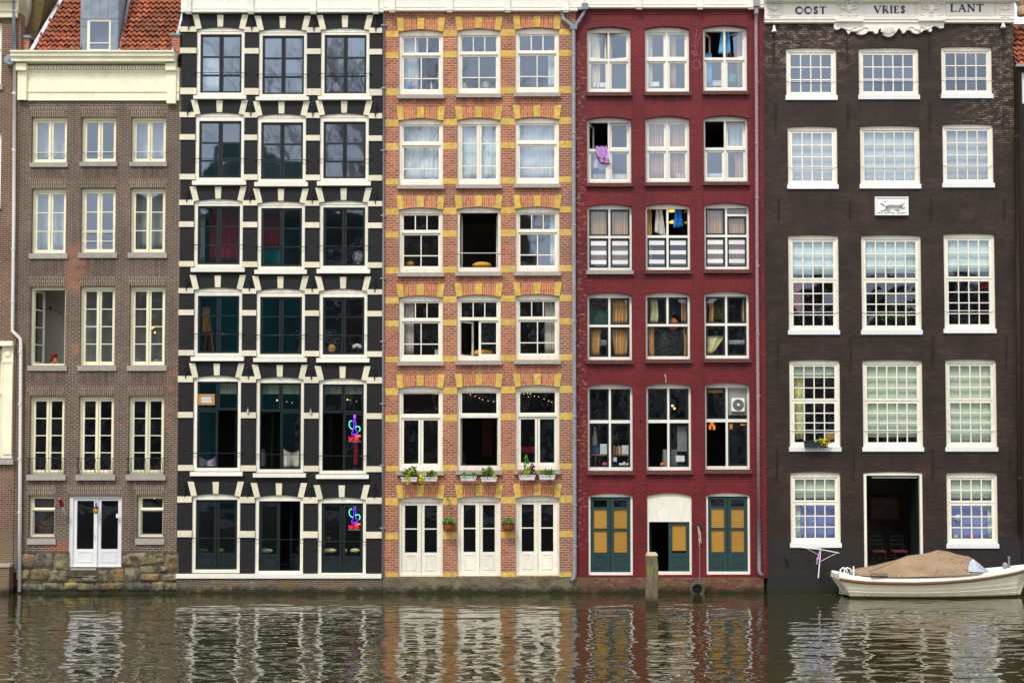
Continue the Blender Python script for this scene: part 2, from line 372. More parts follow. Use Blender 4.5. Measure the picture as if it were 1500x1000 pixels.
# ---------------------------------------------------------------- houses
WORD = {}
def part(mb, name, mat, parent, smooth=False, label=None):
    o = mb.build(name, mat, parent, smooth=smooth)
    if label: o['label'] = label
    return o
class House:
    def __init__(s, name, label, x0, x1, yoff, wallmat, recess):
        s.yo = yoff; s.x0, s.x1 = x0, x1; s.wm = wallmat; s.rec = recess; s.open = []; s.label = label
        s.o = thing(name, label, 'house', (P(x0, 860)[0], yoff, 0), 'canal houses standing in a row on the water')
    def rect(s, r): return rect(*r, y=s.yo)
    def wall(s, top_px, bot_px, plinth=None, name='wall'):
        xa, xb = P(s.x0, 440, s.yo)[0], P(s.x1, 440, s.yo)[0]
        zt, zb = P(750, top_px, s.yo)[1], (P(750, bot_px, s.yo)[1] if bot_px else -1.0)
        mb = MB(); mb.plate(rc(xa, zb, xb, zt), s.open, s.yo, s.yo+.34); part(mb, name, s.wm, s.o)
        s.xa, s.xb, s.zt, s.zb = xa, xb, zt, zb
    def shell(s, floors, mat='interior', depth=4.0, mats=None, roof=True):
        """real rooms behind the front: floors = pixel heights of the storey slabs"""
        y0, y1 = s.yo+.36, s.yo+.36+depth; xa, xb = s.xa+.05, s.xb-.05
        zs = sorted(P(750, p, s.yo)[1] for p in floors)
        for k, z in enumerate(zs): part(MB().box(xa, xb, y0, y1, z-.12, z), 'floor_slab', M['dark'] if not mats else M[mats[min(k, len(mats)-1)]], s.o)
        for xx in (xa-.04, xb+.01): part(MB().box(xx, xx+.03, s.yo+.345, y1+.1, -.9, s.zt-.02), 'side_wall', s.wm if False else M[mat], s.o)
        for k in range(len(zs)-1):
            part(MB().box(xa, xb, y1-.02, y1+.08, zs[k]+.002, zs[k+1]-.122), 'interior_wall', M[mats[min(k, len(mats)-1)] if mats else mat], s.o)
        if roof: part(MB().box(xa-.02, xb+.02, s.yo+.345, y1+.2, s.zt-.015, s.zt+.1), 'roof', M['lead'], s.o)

def tubebar(z, x0, x1, y, r=.012): return MB().tube([(x0, y, z), (x1, y, z)], r, 6)

def window(h, r, rise, fw, mat, cells, sill=None, recess=None, name='window', glassmat='glass', sash=None, bars=(), label=None, inset=.045, tilt=.006, fdepth=.1):
    """r = pixel rect of the whole opening (crown of the arch to the bottom of the frame).
    cells: (u0,v0,u1,v1,nx,ny,{...}) fractions of the clear area inside the frame widths fw=(l,t,r,b) in px"""
    X0, Z0, X1, Z1 = h.rect(r); rise *= PX
    h.open.append(arch(X0, Z0, X1, Z1, rise))
    y = h.yo+(recess if recess is not None else h.rec)
    l, t, rr, b = [q*PX for q in fw]
    ix0, iz0, ix1, iz1 = X0+l, Z0+b, X1-rr, Z1-t; W, Hh = ix1-ix0, iz1-iz0
    cr = []
    for c in cells: cr.append((ix0+c[0]*W, iz1-c[3]*Hh, ix0+c[2]*W, iz1-c[1]*Hh))
    mb = MB(); e = .012
    gs = [list(q) for q in cr]; ch = True      # cells that touch share one hole in the frame
    while ch:
        ch = False
        for a in range(len(gs)):
            for b_ in range(a+1, len(gs)):
                p, q = gs[a], gs[b_]
                if p[0] < q[2]+1e-4 and q[0] < p[2]+1e-4 and p[1] < q[3]+1e-4 and q[1] < p[3]+1e-4:
                    gs[a] = [min(p[0], q[0]), min(p[1], q[1]), max(p[2], q[2]), max(p[3], q[3])]; gs.pop(b_); ch = True; break
            if ch: break
    mb.plate(arch(X0-e, Z0-e, X1+e, Z1+e, rise), [rc(*q) for q in gs], y, y+fdepth)
    w = part(mb, name, M[mat], h.o, label=label)
    gl = MB()
    for c, (a, zb_, d, zt_) in zip(cells, cr):
        k = c[6] if len(c) > 6 else {}
        sw = k.get('sw', 3.2)*PX; bw = k.get('bw', 1.3)*PX; sm = M[k.get('mat', sash or mat)]
        nx, ny = c[4], c[5]; e2 = .008
        if k.get('hole'): continue
        # split positions
        g0, g1 = zt_-sw*k.get('top', 1), (zb_+sw*k.get('bot', 1.0)); gx0, gx1 = a+sw, d-sw
        if 'panel' in k: g1 = zb_+(zt_-zb_)*k['panel']
        vs = k.get('vs') or [j/ny for j in range(1, ny)]; us = k.get('us') or [i/nx for i in range(1, nx)]
        zz = [g0]+[g0-(g0-g1)*v for v in vs]+[g1]; xx = [gx0]+[gx0+(gx1-gx0)*u for u in us]+[gx1]
        holes = []
        for j in range(len(zz)-1):
            for i in range(len(xx)-1):
                holes.append(rc(xx[i]+(bw/2 if i else 0), zz[j+1]+(bw/2 if j < len(zz)-2 else 0), xx[i+1]-(bw/2 if i < len(xx)-2 else 0), zz[j]-(bw/2 if j else 0)))
        ys = y+inset
        sb = MB(); T = None
        if 'swing' in k:      # ('l' or 'r', degrees): casement opened inwards
            side, ang = k['swing']; hx = a+.01 if side == 'l' else d-.01
            T = Matrix.Translation((hx, ys, 0)) @ Matrix.Rotation(radians(ang if side == 'l' else -ang), 4, 'Z') @ Matrix.Translation((-hx, -ys, 0))
        if 'tip' in k:        # tilted inwards at the top
            T = Matrix.Translation((0, ys, zb_)) @ Matrix.Rotation(radians(-k['tip']), 4, 'X') @ Matrix.Translation((0, -ys, -zb_))
        sb.T = T
        ee = 0 if T else e2
        sb.plate(rc(a-ee, zb_-ee, d+ee, zt_+ee), holes, ys, ys+.045, back=True)
        if 'panel' in k:
            pz1 = g1-sw*.7; pz0 = zb_+sw*1.1
            sb.plate(rc(gx0+.03, pz0, gx1-.03, pz1), [rc(gx0+.06, pz0+.03, gx1-.06, pz1-.03)], ys-.012, ys+.002)
        part(sb, k.get('name', 'sash'), sm, w)
        gl.T = T
        for hq in holes:
            (qa, qb), (qc, _), (_, qd) = hq[0], hq[1], hq[2]
            t1, t2 = R.gauss(0, tilt), R.gauss(0, tilt)
            yy = ys+.022; dx_, dz_ = (qc-qa)*t1/2, (qd-qb)*t2/2
            gl.quad((qa-.004, yy-dx_-dz_, qb-.004), (qc+.004, yy+dx_-dz_, qb-.004), (qc+.004, yy+dx_+dz_, qd+.004), (qa-.004, yy-dx_+dz_, qd+.004))
    if gl.v: part(gl, 'pane', M[glassmat], w)
    for (v, bm, pr) in bars:
        zq = iz1-v*Hh
        ob = tubebar(zq, X0-(.06 if pr > 0 else -.02), X1+(.06 if pr > 0 else -.02), y-abs(pr) if pr < 0 else h.yo-pr, .011)
        if pr > 0:
            for xx_ in (X0-.06, X1+.06): ob.ball((xx_, h.yo-pr/2, zq), .03, 8)
        part(ob, 'safety_bar', M[bm], w)
    if sill:
        sx, sy0, sy1, smat, proud = sill      # extra px each side, y range
        SX0, SZ0, SX1, SZ1 = rect(r[0]-sx, sy0, r[2]+sx, sy1, h.yo)
        part(MB().box(SX0, SX1, h.yo-proud, y+.02, SZ0, SZ1-.002), 'sill', M[smat], w)
    return w

def wpl(house, rowname, side): return f'{side} window of the {rowname} of the {house}'

# ================================================= house 1: grey brown brick
h1 = House('canal_house', 'narrow grey-brown brick house with cream cornice, orange tiled roof and dormer', 25, 262.5, 0.0, M['b1'], .12)
ORD = ['left', 'middle', 'right']
def leaf2(ny, sw=3.2, **k): return [(0, 0, .49, 1, 1, ny, dict(sw=sw, **k)), (.51, 0, 1, 1, 1, ny, dict(sw=sw, **k))]
fr1 = (3, 4, 2.5, 3)
for r in ((46, 171, 98, 238), (119, 171, 170, 237), (192, 171, 243, 237)):
    window(h1, r, 0, fr1, 'cream', leaf2(1), (2, r[3]+.5, r[3]+7, 'sillstone', .05), bars=[(.79, 'purewhite', -.02)], glassmat='glass')
for i, r in enumerate(((46, 276, 96.5, 371), (118, 275, 169, 370), (190.5, 275, 242, 370))):
    window(h1, r, 0, fr1, 'cream', leaf2(3), (3, r[3]+.5, r[3]+8, 'sillstone', .05), bars=[(.69, 'purewhite', -.05), (.84, 'purewhite', -.05)] if i == 1 else ())
for i, r in enumerate(((44, 420, 95.5, 535), (117, 419, 168, 535), (189.5, 419, 241.5, 535))):
    cells = leaf2(4)
    if i == 0: cells = [(0, 0, .49, 1, 1, 4, dict(sw=3, swing=('l', 68))), (.49, 0, 1, 1, 1, 4, dict(sw=3, swing=('r', 86)))]
    window(h1, r, 0, fr1, 'cream', cells, (3, r[3]+.5, r[3]+8, 'sillstone', .05), label='window standing wide open' if i == 0 else None)
for r in ((43, 580, 94, 694), (115, 580, 166.5, 694), (188, 580, 240, 694)):
    w = window(h1, r, 0, fr1, 'cream', leaf2(4), (3, r[3]+1, r[3]+9, 'sillstone', .09), glassmat='glass_dark')
    X0, Z0, X1, Z1 = h1.rect(r); zt, zb = P(60, 671)[1], P(60, 692)[1]; mb = MB(); yb = -.07
    mb.tube([(X0-.04, yb, zt), (X1+.04, yb, zt)], .010, 6); mb.tube([(X0-.04, yb, zb), (X1+.04, yb, zb)], .010, 6)
    for k in range(9):
        xx = X0+(X1-X0)*k/8; mb.tube([(xx, yb, zb), (xx, yb-.03*sin(k), zt)], .006, 5)
    for u in (.06, .5, .94):
        xx = X0+(X1-X0)*u
        for q in (-1, 1): mb.tube([(xx+q*.05*sin(t*pi/6), yb-.012, zb+(zt-zb)*t/6) for t in range(7)], .007, 5)
    for xx in (X0-.04, X1+.04): mb.tube([(xx, yb, zt), (xx, .02, zt)], .008, 5); mb.tube([(xx, yb, zb), (xx, .02, zb)], .008, 5)
    part(mb, 'balconette', M['iron'], w)
for r in ((42, 726, 80, 786), (200.5, 726, 239, 786)):
    window(h1, r, 0, (3.5, 2, 1, 2), 'cream', [(0, 0, 1, .31, 1, 1, dict(sw=2, name='sash')), (0, .34, 1, 1, 1, 1, dict(sw=2.2, mat='sillstone'))], (2, 788.5, 797, 'sillstone', .05), glassmat='glass_dark')
# white double door
w = window(h1, (100, 726, 178, 830), 0, (6, 3, 1.5, 1), 'purewhite', [(0, 0, .495, 1, 1, 1, dict(sw=5, panel=.25, top=.8, name='door_leaf')), (.505, 0, 1, 1, 1, 1, dict(sw=5, panel=.25, top=.8, name='door_leaf'))],
           name='double_door', recess=.05, glassmat='glass_dark')
part(MB().box(P(136, 780)[0], P(137, 780)[0], -.01, .05, P(0, 785)[1], P(0, 781)[1]), 'door_handle', M['iron'], w)
h1.wall(100, 838)
# soldier brick arches over the openings
for (y0, y1, xs) in ((157, 170, (42, 98, 117, 171, 189, 245)), (262, 275, (40, 99, 115, 172, 187, 246)), (405, 418, (40, 98, 115, 171, 187, 245)), (565, 579, (38, 96, 113, 169, 186, 243)), (711, 725, (37, 83, 97, 182, 196, 242))):
    for k in range(0, 6, 2):
        a, b = xs[k], xs[k+1]; p = [P(a, y0), P(b, y0), P(b-4, y1), P(a+4, y1)]
        part(MB().plate([p[3], p[2], p[1], p[0]], [], -.006, .01), 'soldier_arch', M['b1v'], h1.o)
part(MB().box(P(30, 480)[0], P(255, 480)[0], 1.5, 1.6, P(0, 556)[1], P(0, 402)[1]), 'partition_wall', M['palewall'], h1.o)
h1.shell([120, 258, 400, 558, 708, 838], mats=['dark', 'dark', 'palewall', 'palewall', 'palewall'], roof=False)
# rubble stone base: individual blocks with rough faces
M['rubble'] = None
def rubmat(name, base, patch, sc):
    g = G(name); c = g.mix(g.ramp(g.noise(sc, 6, None, .65), .35, .65), tuple(x*.28 for x in base), tuple(min(1, x*.85) for x in base))
    c = g.mix(g.ramp(g.noise(1.9, 5, None, .65), .47, .6, 0, .8), c, patch); c = g.mix(g.ramp(g.noise(3.1, 6, None, .7), .52, .62, 0, .85), c, srgb(66, 62, 48)); c = g.mix(g.ramp(g.noise(14, 4), .6, .72, 0, .7), c, srgb(48, 42, 34))
    o = g.xyz(); al = g.math('ADD', o[2], g.math('MULTIPLY', g.math('SUBTRACT', g.noise(4, 4), .5), .35)); c = g.mix(g.ramp(al, .06, .24, .93, 0), c, (.018, .02, .008))
    g.set(g.b.inputs['Base Color'], c); g.b.inputs['Roughness'].default_value = .9; g.bump(g.math('ADD', g.noise(12, 6, None, .7), g.math('MULTIPLY', g.noise(4, 4), 1.5)), 1.0, .04); return g.m
sto = [rubmat('rubble_stone', srgb(140, 130, 102), srgb(165, 148, 92), 5), rubmat('pale_rubble_stone', srgb(168, 154, 118), srgb(120, 110, 88), 4), rubmat('grey_rubble_stone', srgb(118, 114, 102), srgb(150, 142, 112), 6), rubmat('rust_rubble_stone', srgb(138, 120, 92), srgb(150, 118, 74), 5)]
fm = MB(); fz = P(0, 808)[1]; fb = P(0, 831)[1]
fm.box(P(25, 860)[0], P(100, 860)[0], -.02, .3, -1, fz); fm.box(P(100, 860)[0], P(178, 860)[0], -.02, .3, -1, fb); fm.box(P(178, 860)[0], P(262, 860)[0], -.02, .3, -1, fz)
part(fm, 'foundation', rubmat('foundation_mortar', srgb(104, 96, 76), srgb(70, 66, 52), 7), h1.o)
def rock(cx, cz, wx, wz, d, y=-.015, rng=R):
    mb = MB(); nx_, nz_ = 9, 7; vs = []; fs = []; k1, k2, k3 = rng.uniform(0, 6), rng.uniform(0, 6), rng.uniform(0, 6)
    for j in range(nz_+1):
        for i in range(nx_+1):
            u, v = -1+2*i/nx_, -1+2*j/nz_; ed_ = max(abs(u), abs(v)); cut = 1-.10*(abs(u*v))**2
            dep = d*(1-ed_**5)*(.75+.25*math.sin(k1+u*2.3)*math.cos(k2+v*2.1))+rng.gauss(0, .006)
            vs.append((cx+wx/2*(u*cut+.05*sin(k3+v*3)), y-dep, cz+wz/2*(v*cut+.07*sin(k1+u*2.5))))
    for j in range(nz_):
        for i in range(nx_): a = j*(nx_+1)+i; fs.append((a, a+1, a+nx_+2, a+nx_+1))
    return mb.add(vs, fs)
stones = [(27, 810, 50, 832), (52, 809, 78, 832), (80, 810, 101, 835), (26, 834, 44, 850), (45, 833, 72, 851), (73, 834, 98, 851), (183, 809, 214, 829), (216, 810, 240, 826), (242, 811, 260, 834), (183, 831, 205, 851), (206, 828, 232, 838),
          (180, 813, 187, 830), (206, 840, 236, 851), (234, 829, 246, 838), (238, 840, 260, 850), (146, 834, 160, 852), (161, 832, 182, 852), (26, 853, 60, 864), (61, 853, 92, 865), (93, 853, 138, 865), (139, 853, 182, 865), (183, 853, 220, 865), (221, 852, 241, 865), (242, 853, 261, 865), (100, 842, 118, 852), (120, 843, 142, 852)]
for k, (a, b, c, d) in enumerate(stones):
    jx, jy = R.uniform(-1.6, 1.6), R.uniform(-1, 1); X0, Z0, X1, Z1 = rect(a+jx-R.uniform(0, 1.5), b+jy, c+jx+R.uniform(0, 1.5), d+jy+R.uniform(-1, 1)); col_ = sto[(k*7+3) % 4] if k != 5 else sto[1]
    part(rock((X0+X1)/2, (Z0+Z1)/2, (X1-X0)*1.01, (Z1-Z0)*1.02, R.uniform(.04, .1)), 'rubble_block', col_, h1.o, smooth=True)
# door step recess
X0, Z0, X1, Z1 = rect(103, 833, 141, 842)
part(MB().box(X0, X1, -.03, .1, Z1-.03, Z1+.03), 'door_step', M['sillstone'], h1.o)
part(MB().tube([P3(98, 844, -.06), P3(140, 845, -.06)], .02, 6), 'mooring_bar', M['iron'], h1.o)
# cream cornice
def slab(h, x0, y0, x1, y1, ya, yb, name, mat, par=None):
    X0, Z0, X1, Z1 = rect(x0, y0, x1, y1, h.yo)
    return part(MB().box(X0, X1, h.yo-yb, h.yo+ya, Z0, Z1), name, M[mat] if isinstance(mat, str) else mat, par or h.o)
cor = slab(h1, 27, 100, 263, 148, .02, .06, 'cornice', 'creamwall')
slab(h1, 28, 133, 262, 136, 0, .085, 'moulding', 'creamwall', cor); slab(h1, 28, 104, 262, 106.5, 0, .09, 'moulding', 'creamwall', cor)
X0, Z0, X1, Z1 = rect(22, 80, 259, 95)
mb = MB(); prof = [(-.45, Z1), (-.45, Z1-.05), (-.40, Z1-.08), (-.40, Z1-.17), (-.34, Z1-.22), (-.34, Z0+.02), (-.06, Z0), (.1, Z0), (.1, Z1)]
n = len(prof); mb.add([(X0, *p) for p in prof]+[(X1, *p) for p in prof], [(i, (i+1) % n, n+(i+1) % n, n+i) for i in range(n)]+[tuple(range(n)), tuple(range(n, 2*n))])
part(mb, 'gutter_moulding', M['creamwall'], cor)
den = MB()
for k in range(52):
    xx = P(43, 98)[0]+k*(P(246, 98)[0]-P(43, 98)[0])/51; den.box(xx-.025, xx+.025, -.14, -.05, P(0, 103)[1], P(0, 98)[1])
part(den, 'dentil_course', M['creamwall'], cor)
for (a, b) in ((28, 41), (246, 259)):
    o = slab(h1, a, 96, b, 148 if a < 100 else 153, 0, .14, 'console', 'creamwall', cor); slab(h1, a-1, 96, b+1, 106, 0, .24, 'console_cap', 'creamwall', cor)
# pantile roof: real curved tiles on the slope
def tiles(x0, x1, z0, z1, y0, slope, tw, th_, clipf=None, nu=7, nv=4):
    """slope = dy/dz"""
    L = (z1-z0)*math.sqrt(1+slope*slope); nrm = Vector((0, -1, slope)).normalized(); up = Vector((0, slope, 1)).normalized()
    ncol, nrow = int((x1-x0)/tw), int(L/th_)
    mb = MB(); base = Vector((x0, y0, z0))
    for r_ in range(nrow):
        for c_ in range(ncol):
            cx = x0+(c_+.5)*tw; cz = z0+(r_+.5)*th_*up.z
            if clipf and not clipf(cx, cz): continue
            vs = []; jx, jn = R.gauss(0, .006), R.gauss(0, .006)
            for j in range(nv+1):
                v = j/nv
                for i in range(nu+1):
                    u = i/nu
                    hgt = .042*(math.sin(u*2*pi+.6))+.11*(1-v)+(0.0 if j else -.035)+jn
                    vs.append(base+Vector((c_*tw+u*tw*1.02+jx, 0, 0))+up*((r_+max(v, .02 if j else 0)*1.15)*th_)+nrm*hgt)
            mb.add(vs, [(j*(nu+1)+i, j*(nu+1)+i+1, (j+1)*(nu+1)+i+1, (j+1)*(nu+1)+i) for j in range(nv) for i in range(nu)])
    return mb
def tilemat(name, tw, th_z):
    g = G(name); o = g.xyz()
    cell = g.comb(g.math('FLOOR', g.math('DIVIDE', o[0], tw)), g.math('FLOOR', g.math('DIVIDE', o[2], th_z)))
    wn = g.n('TexWhiteNoise', Vector=cell); cr = g.n('ValToRGB', Fac=wn.outputs[0]); e = cr.color_ramp
    e.elements[0].color = (*srgb(134, 64, 42), 1); e.elements[1].color = (*srgb(182, 104, 68), 1)
    q = e.elements.new(.12); q.color = (*srgb(120, 62, 44), 1); q = e.elements.new(.5); q.color = (*srgb(160, 84, 54), 1)
    c = g.mix(g.ramp(g.noise(7, 6, None, .7), .5, .75, 0, .6), cr.outputs[0], srgb(70, 52, 38))
    c = g.mix(g.ramp(g.noise(.9, 4), .52, .68, 0, .6), c, srgb(104, 74, 44))
    g.set(g.b.inputs['Base Color'], c); g.b.inputs['Roughness'].default_value = .8; g.bump(g.noise(40, 3), .4, .006); return g.m
M['tiles'] = tilemat('orange_pantiles', .2, .19)
rx0, rz0 = P(44, 80); rx1 = P(252, 80)[0]; zt = P(0, -45)[1]; sl = .5
dx0, dx1 = P(118, 40)[0], P(175, 40)[0]
def clip1(x, z):
    if x < rx0+(z-rz0)*.30+.02: return False
    if dx0+.02 < x < dx1+.02: return False
    return True
part(tiles(rx0, rx1+.1, rz0-.05, zt, .02, sl, .182, .215, clip1), 'tiled_roof', M['tiles'], h1.o, smooth=True)
part(MB().add([(rx0, .06, rz0-.1), (rx1+.2, .06, rz0-.1), (rx1+.2, .06+(zt-rz0)*sl, zt), (rx0+.9, .06+(zt-rz0)*sl, zt)], [(0, 1, 2, 3)]), 'roof_underlay', M['dark'], h1.o)
part(MB().box(P(25, 0)[0]+.05, P(262, 0)[0]-.05, 2.6, 2.8, P(0, 120)[1], zt+.2), 'back_wall', M['b1'], h1.o)
def strip(pts, w, d, name, mat, par): # slanting lead flashing along the slope
    mb = MB(); v = [Vector(p) for p in pts]
    for a, b in zip(v[:-1], v[1:]): mb.add([a, a+Vector((w, 0, 0)), b+Vector((w, 0, 0)), b, a+Vector((0, d, 0)), a+Vector((w, d, 0)), b+Vector((w, d, 0)), b+Vector((0, d, 0))], [(0,1,2,3),(4,5,6,7),(0,1,5,4),(1,2,6,5),(2,3,7,6),(3,0,4,7)])
    return part(mb, name, M[mat], par)
yt = .02+(zt-rz0)*sl
strip([(rx0-.12, -.05, rz0-.05), (rx0+(zt-rz0)*.30-.12, yt-.08, zt)], .14, .06, 'lead_flashing', 'zinc', h1.o)
strip([(rx1-.04, -.05, rz0-.05), (rx1+.18, yt-.08, zt)], .08, .06, 'lead_flashing', 'zinc', h1.o)
# dormer
Zb, Zt = P(0, 79)[1], P(0, -30)[1]; yd = .16
dor = MB(); a, b = P(119, 40, yd)[0], P(172, 40, yd)[0]; c, d, e, f = rect(127, 27, 162, 76, yd)
dor.plate([(a, Zb), (b, Zb), (b, Zt), (a, Zt)], [rc(c, d, e, f)], yd, yd+.12)
dor.box(a-.03, a+.0, yd+.01, yd+1.5, Zb, Zt-.02); dor.box(b+.0, b+.03, yd+.01, yd+1.5, Zb, Zt-.02); dor.box(a-.05, b+.05, yd-.05, yd+1.6, Zt-.01, Zt+.08)
for xx in (133, 146, 158): x_ = P(xx, 10, yd)[0]; dor.box(x_-.008, x_+.008, yd-.012, yd+.001, P(0, 25)[1], Zt-.03)
dor.box(a, c-.03, yd-.012, yd+.001, P(0, 37)[1], P(0, 36)[1]); dor.box(a, b, yd-.015, yd+.001, P(0, 25.5)[1], P(0, 23.5)[1])
dormer = part(dor, 'dormer', M['lead'], h1.o)
mb = MB().plate(rc(c, d, e, f), [rc(c+.1, d+.09, e-.06, f-.1)], yd+.02, yd+.08)
fo = part(mb, 'window_frame', M['ivory'], dormer)
gx = MB().quad((c+.08, yd+.05, d+.07), (e-.05, yd+.05, d+.07), (e-.05, yd+.05, f-.08), (c+.08, yd+.05, f-.08)); part(gx, 'window_pane', M['glass'], dormer)
part(MB().tube([(c+.09, yd+.01, P(0, 61)[1]), (e-.05, yd+.01, P(0, 61)[1])], .018, 6), 'safety_bar', M['purewhite'], dormer)
part(MB().box(c-.03, e+.03, yd-.04, yd+.02, d-.05, d), 'window_sill', M['ivory'], dormer)
strip([(b+.03, yd-.05, Zb), (b+.10, yd+.9, Zt)], .09, .04, 'cheek_flashing', 'zinc', dormer)
part(MB().box(a, b, yd+1.0, yd+1.1, Zb, Zt-.05), 'interior_wall', M['dark'], dormer)
# brick stubs beside the roof
part(MB().box(P(254, 60, .3)[0], P(266, 60, .3)[0], .1, .9, P(0, 79)[1], P(0, 51)[1]), 'parapet_stub', M['b3'], h1.o)
part(MB().box(P(252, 60, .3)[0], P(267, 60, .3)[0], .05, .95, P(0, 51)[1], P(0, 48)[1]), 'coping', M['lead'], h1.o)

# ================================================= house 2: black with white bands
h2 = House('canal_house', 'black painted brick house with white stone bands and dark green window frames', 262.5, 561.5, 0.0, M['b2'], .05)
X2 = [((288, 358), (379, 449.5), (470, 541)), ((286, 357.5), (377, 448), (468.5, 540)), ((284, 355.5), (377, 446.5), (468, 539)), ((284, 354.5), (375.5, 446.5), (467.5, 538)), ((283, 352.5), (375, 445), (467, 537)), ((281, 351.5), (373.5, 444), (465.5, 536))]
Y2 = [(40, 140.5), (165, 265), (291.5, 392), (421, 522), (550, 690), (723, 839)]
DY = [(0, 2, 1), (0, 2, 1), (0, 3, 2), (0, 1.5, 2), (0, 2, 4), (0, 2, 5)]
SP = 3.6   # arch rise
def spec2(k, i):
    f = dict(sw=3.2, mat='darkgreen', bw=2.6)
    if k < 2: f['vs'] = [.37, .71]
    elif k < 4: f['vs'] = [.33]; f['bw'] = 1.6
    if k < 4: return [(0, 0, .5, 1, 1, 2, dict(f)), (.5, 0, 1, 1, 1, 2, dict(f))]
    if k == 4:
        up = dict(sw=3, mat='darkgreen'); lo = dict(sw=3, mat='darkgreen', name='casement')
        c = [(0, 0, .5, .33, 1, 1, up), (.5, 0, 1, .33, 1, 1, up)]
        o1 = dict(lo, swing=('l', 55)); o2 = dict(lo, swing=('r', 70))
        if i == 0: c += [(0, .33, .5, 1, 1, 1, lo), (.5, .33, 1, 1, 1, 1, o2)]
        else: c += [(0, .33, .5, 1, 1, 1, dict(lo, swing=('l', 60 if i == 1 else 72))), (.5, .33, 1, 1, 1, 1, lo)]
        return c
    d = dict(sw=4.2, mat='darkgreen', panel=.24, name='door_leaf')
    return [(0, 0, .5, 1, 1, 1, dict(d)), (.5, 0, 1, 1, 1, 1, dict(d, swing=('r', 50)) if i == 1 else dict(d))]
WIN2 = {}
for k in range(6):
    for i in range(3):
        (a, b), (t, bt), dy = X2[k][i], Y2[k], DY[k][i]
        ft = 12 if k == 1 or k == 3 else (10 if k < 4 else 8.5)
        w = window(h2, (a, t+dy, b, bt+dy), SP, (5, ft, 4.5, 5), 'ivory', spec2(k, i), (3.5, bt+dy+.6, bt+dy+(5.8 if k == 0 else 6.8), 'cornice', .12) if k < 5 else None,
                   glassmat=('glass_sky' if k == 0 else 'glass') if k < 2 else ('glass_dark' if k > 3 else 'glass_old'), bars=[(.67, 'iron', .03)] if k < 4 else [(.83 if k == 4 else .55, 'iron', .03)], name='window' if k < 5 else 'double_door', recess=.04, inset=.06)
        WIN2[k, i] = w
        if k == 3 or k < 4: # white moulding line across the arch filler
            X0, Z0, X1, Z1 = h2.rect((a+2, t+dy+SP+1, b-2, t+dy+SP+2.2)); part(MB().box(X0, X1, .025, .05, Z0, Z1), 'transom_moulding', M['ivory'], w)
h2.wall(14, 846)
def voussoirs(h, a, b, t, sp, hgt, mat, w, side, kw):
    """three stone blocks in a flat arch, each a part; a,b,t: pixel opening and crown"""
    sh = dict(l=[(a-side[0], t-hgt), (a-side[0]+w, t-hgt), (a+w*.85, t+sp*.62), (a-.5, t+sp*1.0)],
              k=[((a+b)/2-kw/2-.4, t-hgt+.5), ((a+b)/2+kw/2+.4, t-hgt+.5), ((a+b)/2+kw/2-.3, t-.3), ((a+b)/2-kw/2+.3, t-.3)],
              r=[(b+side[0]-w, t-hgt), (b+side[0], t-hgt), (b+.5, t+sp*1.0), (b-w*.85, t+sp*.62)])
    for q in sh.values():
        p = [P(*z, h.yo) for z in q]; part(MB().plate([p[3], p[2], p[1], p[0]], [], h.yo-.028, h.yo+.02), 'arch_stone', M[mat], h.o)
def soldier(h, a, b, t, sp, hgt, mat, side):
    p = [P(a-side, t-hgt+1, h.yo), P(b+side, t-hgt+1, h.yo)]
    n = 10; low = []
    for i in range(n+1):
        u = 1-2*i/n; low.append(P((a+b)/2+u*(b-a)/2, t+sp*u*u, h.yo))
    part(MB().plate(list(reversed(low))+[p[1], p[0]], [], h.yo-.008, h.yo+.01), 'soldier_arch', mat, h.o)
def bands(h, xs, ys, mat, xl, xr, proud=.03):
    """horizontal stone bands in the piers; xs opening pairs, ys [(top,bottom)...]"""
    e = [xl]+[q for p in xs for q in p]+[xr]
    for (t, b) in ys:
        for k in range(0, len(e), 2):
            dyy = 0 if k == 0 else (.8*k/2)
            X0, Z0, X1, Z1 = rect(e[k]+(.05 if k else 0), t, e[k+1]-.05, b, h.yo)
            sgn = h.slope if hasattr(h, 'slope') else 0
            dz = -sgn*(k/2-1.5)*PX
            part(MB().box(X0, X1, h.yo-proud, h.yo+.03, Z0+dz, Z1+dz), 'stone_band', M[mat], h.o)
h2.slope = .6
M['b2v'] = brick('black_arch_brick', srgb(34, 31, 32), srgb(27, 25, 26), srgb(15, 14, 15), .3, .07, .010, rough=.65, bump=.7, vert=True, painted=True, algae=False)
B2 = [[(40.5, 48), (71.5, 79.5), (130, 139.5)], [(165.5, 173), (198, 206), (256, 264)], [(294, 301.5), (325.5, 333.5), (383.5, 391.5)], [(423, 430.5), (454.5, 462.5), (513.5, 521.5)], [(551.5, 560.5), (604, 612.5), (681.5, 690)], [(727.5, 736.5), (777.5, 787)]]
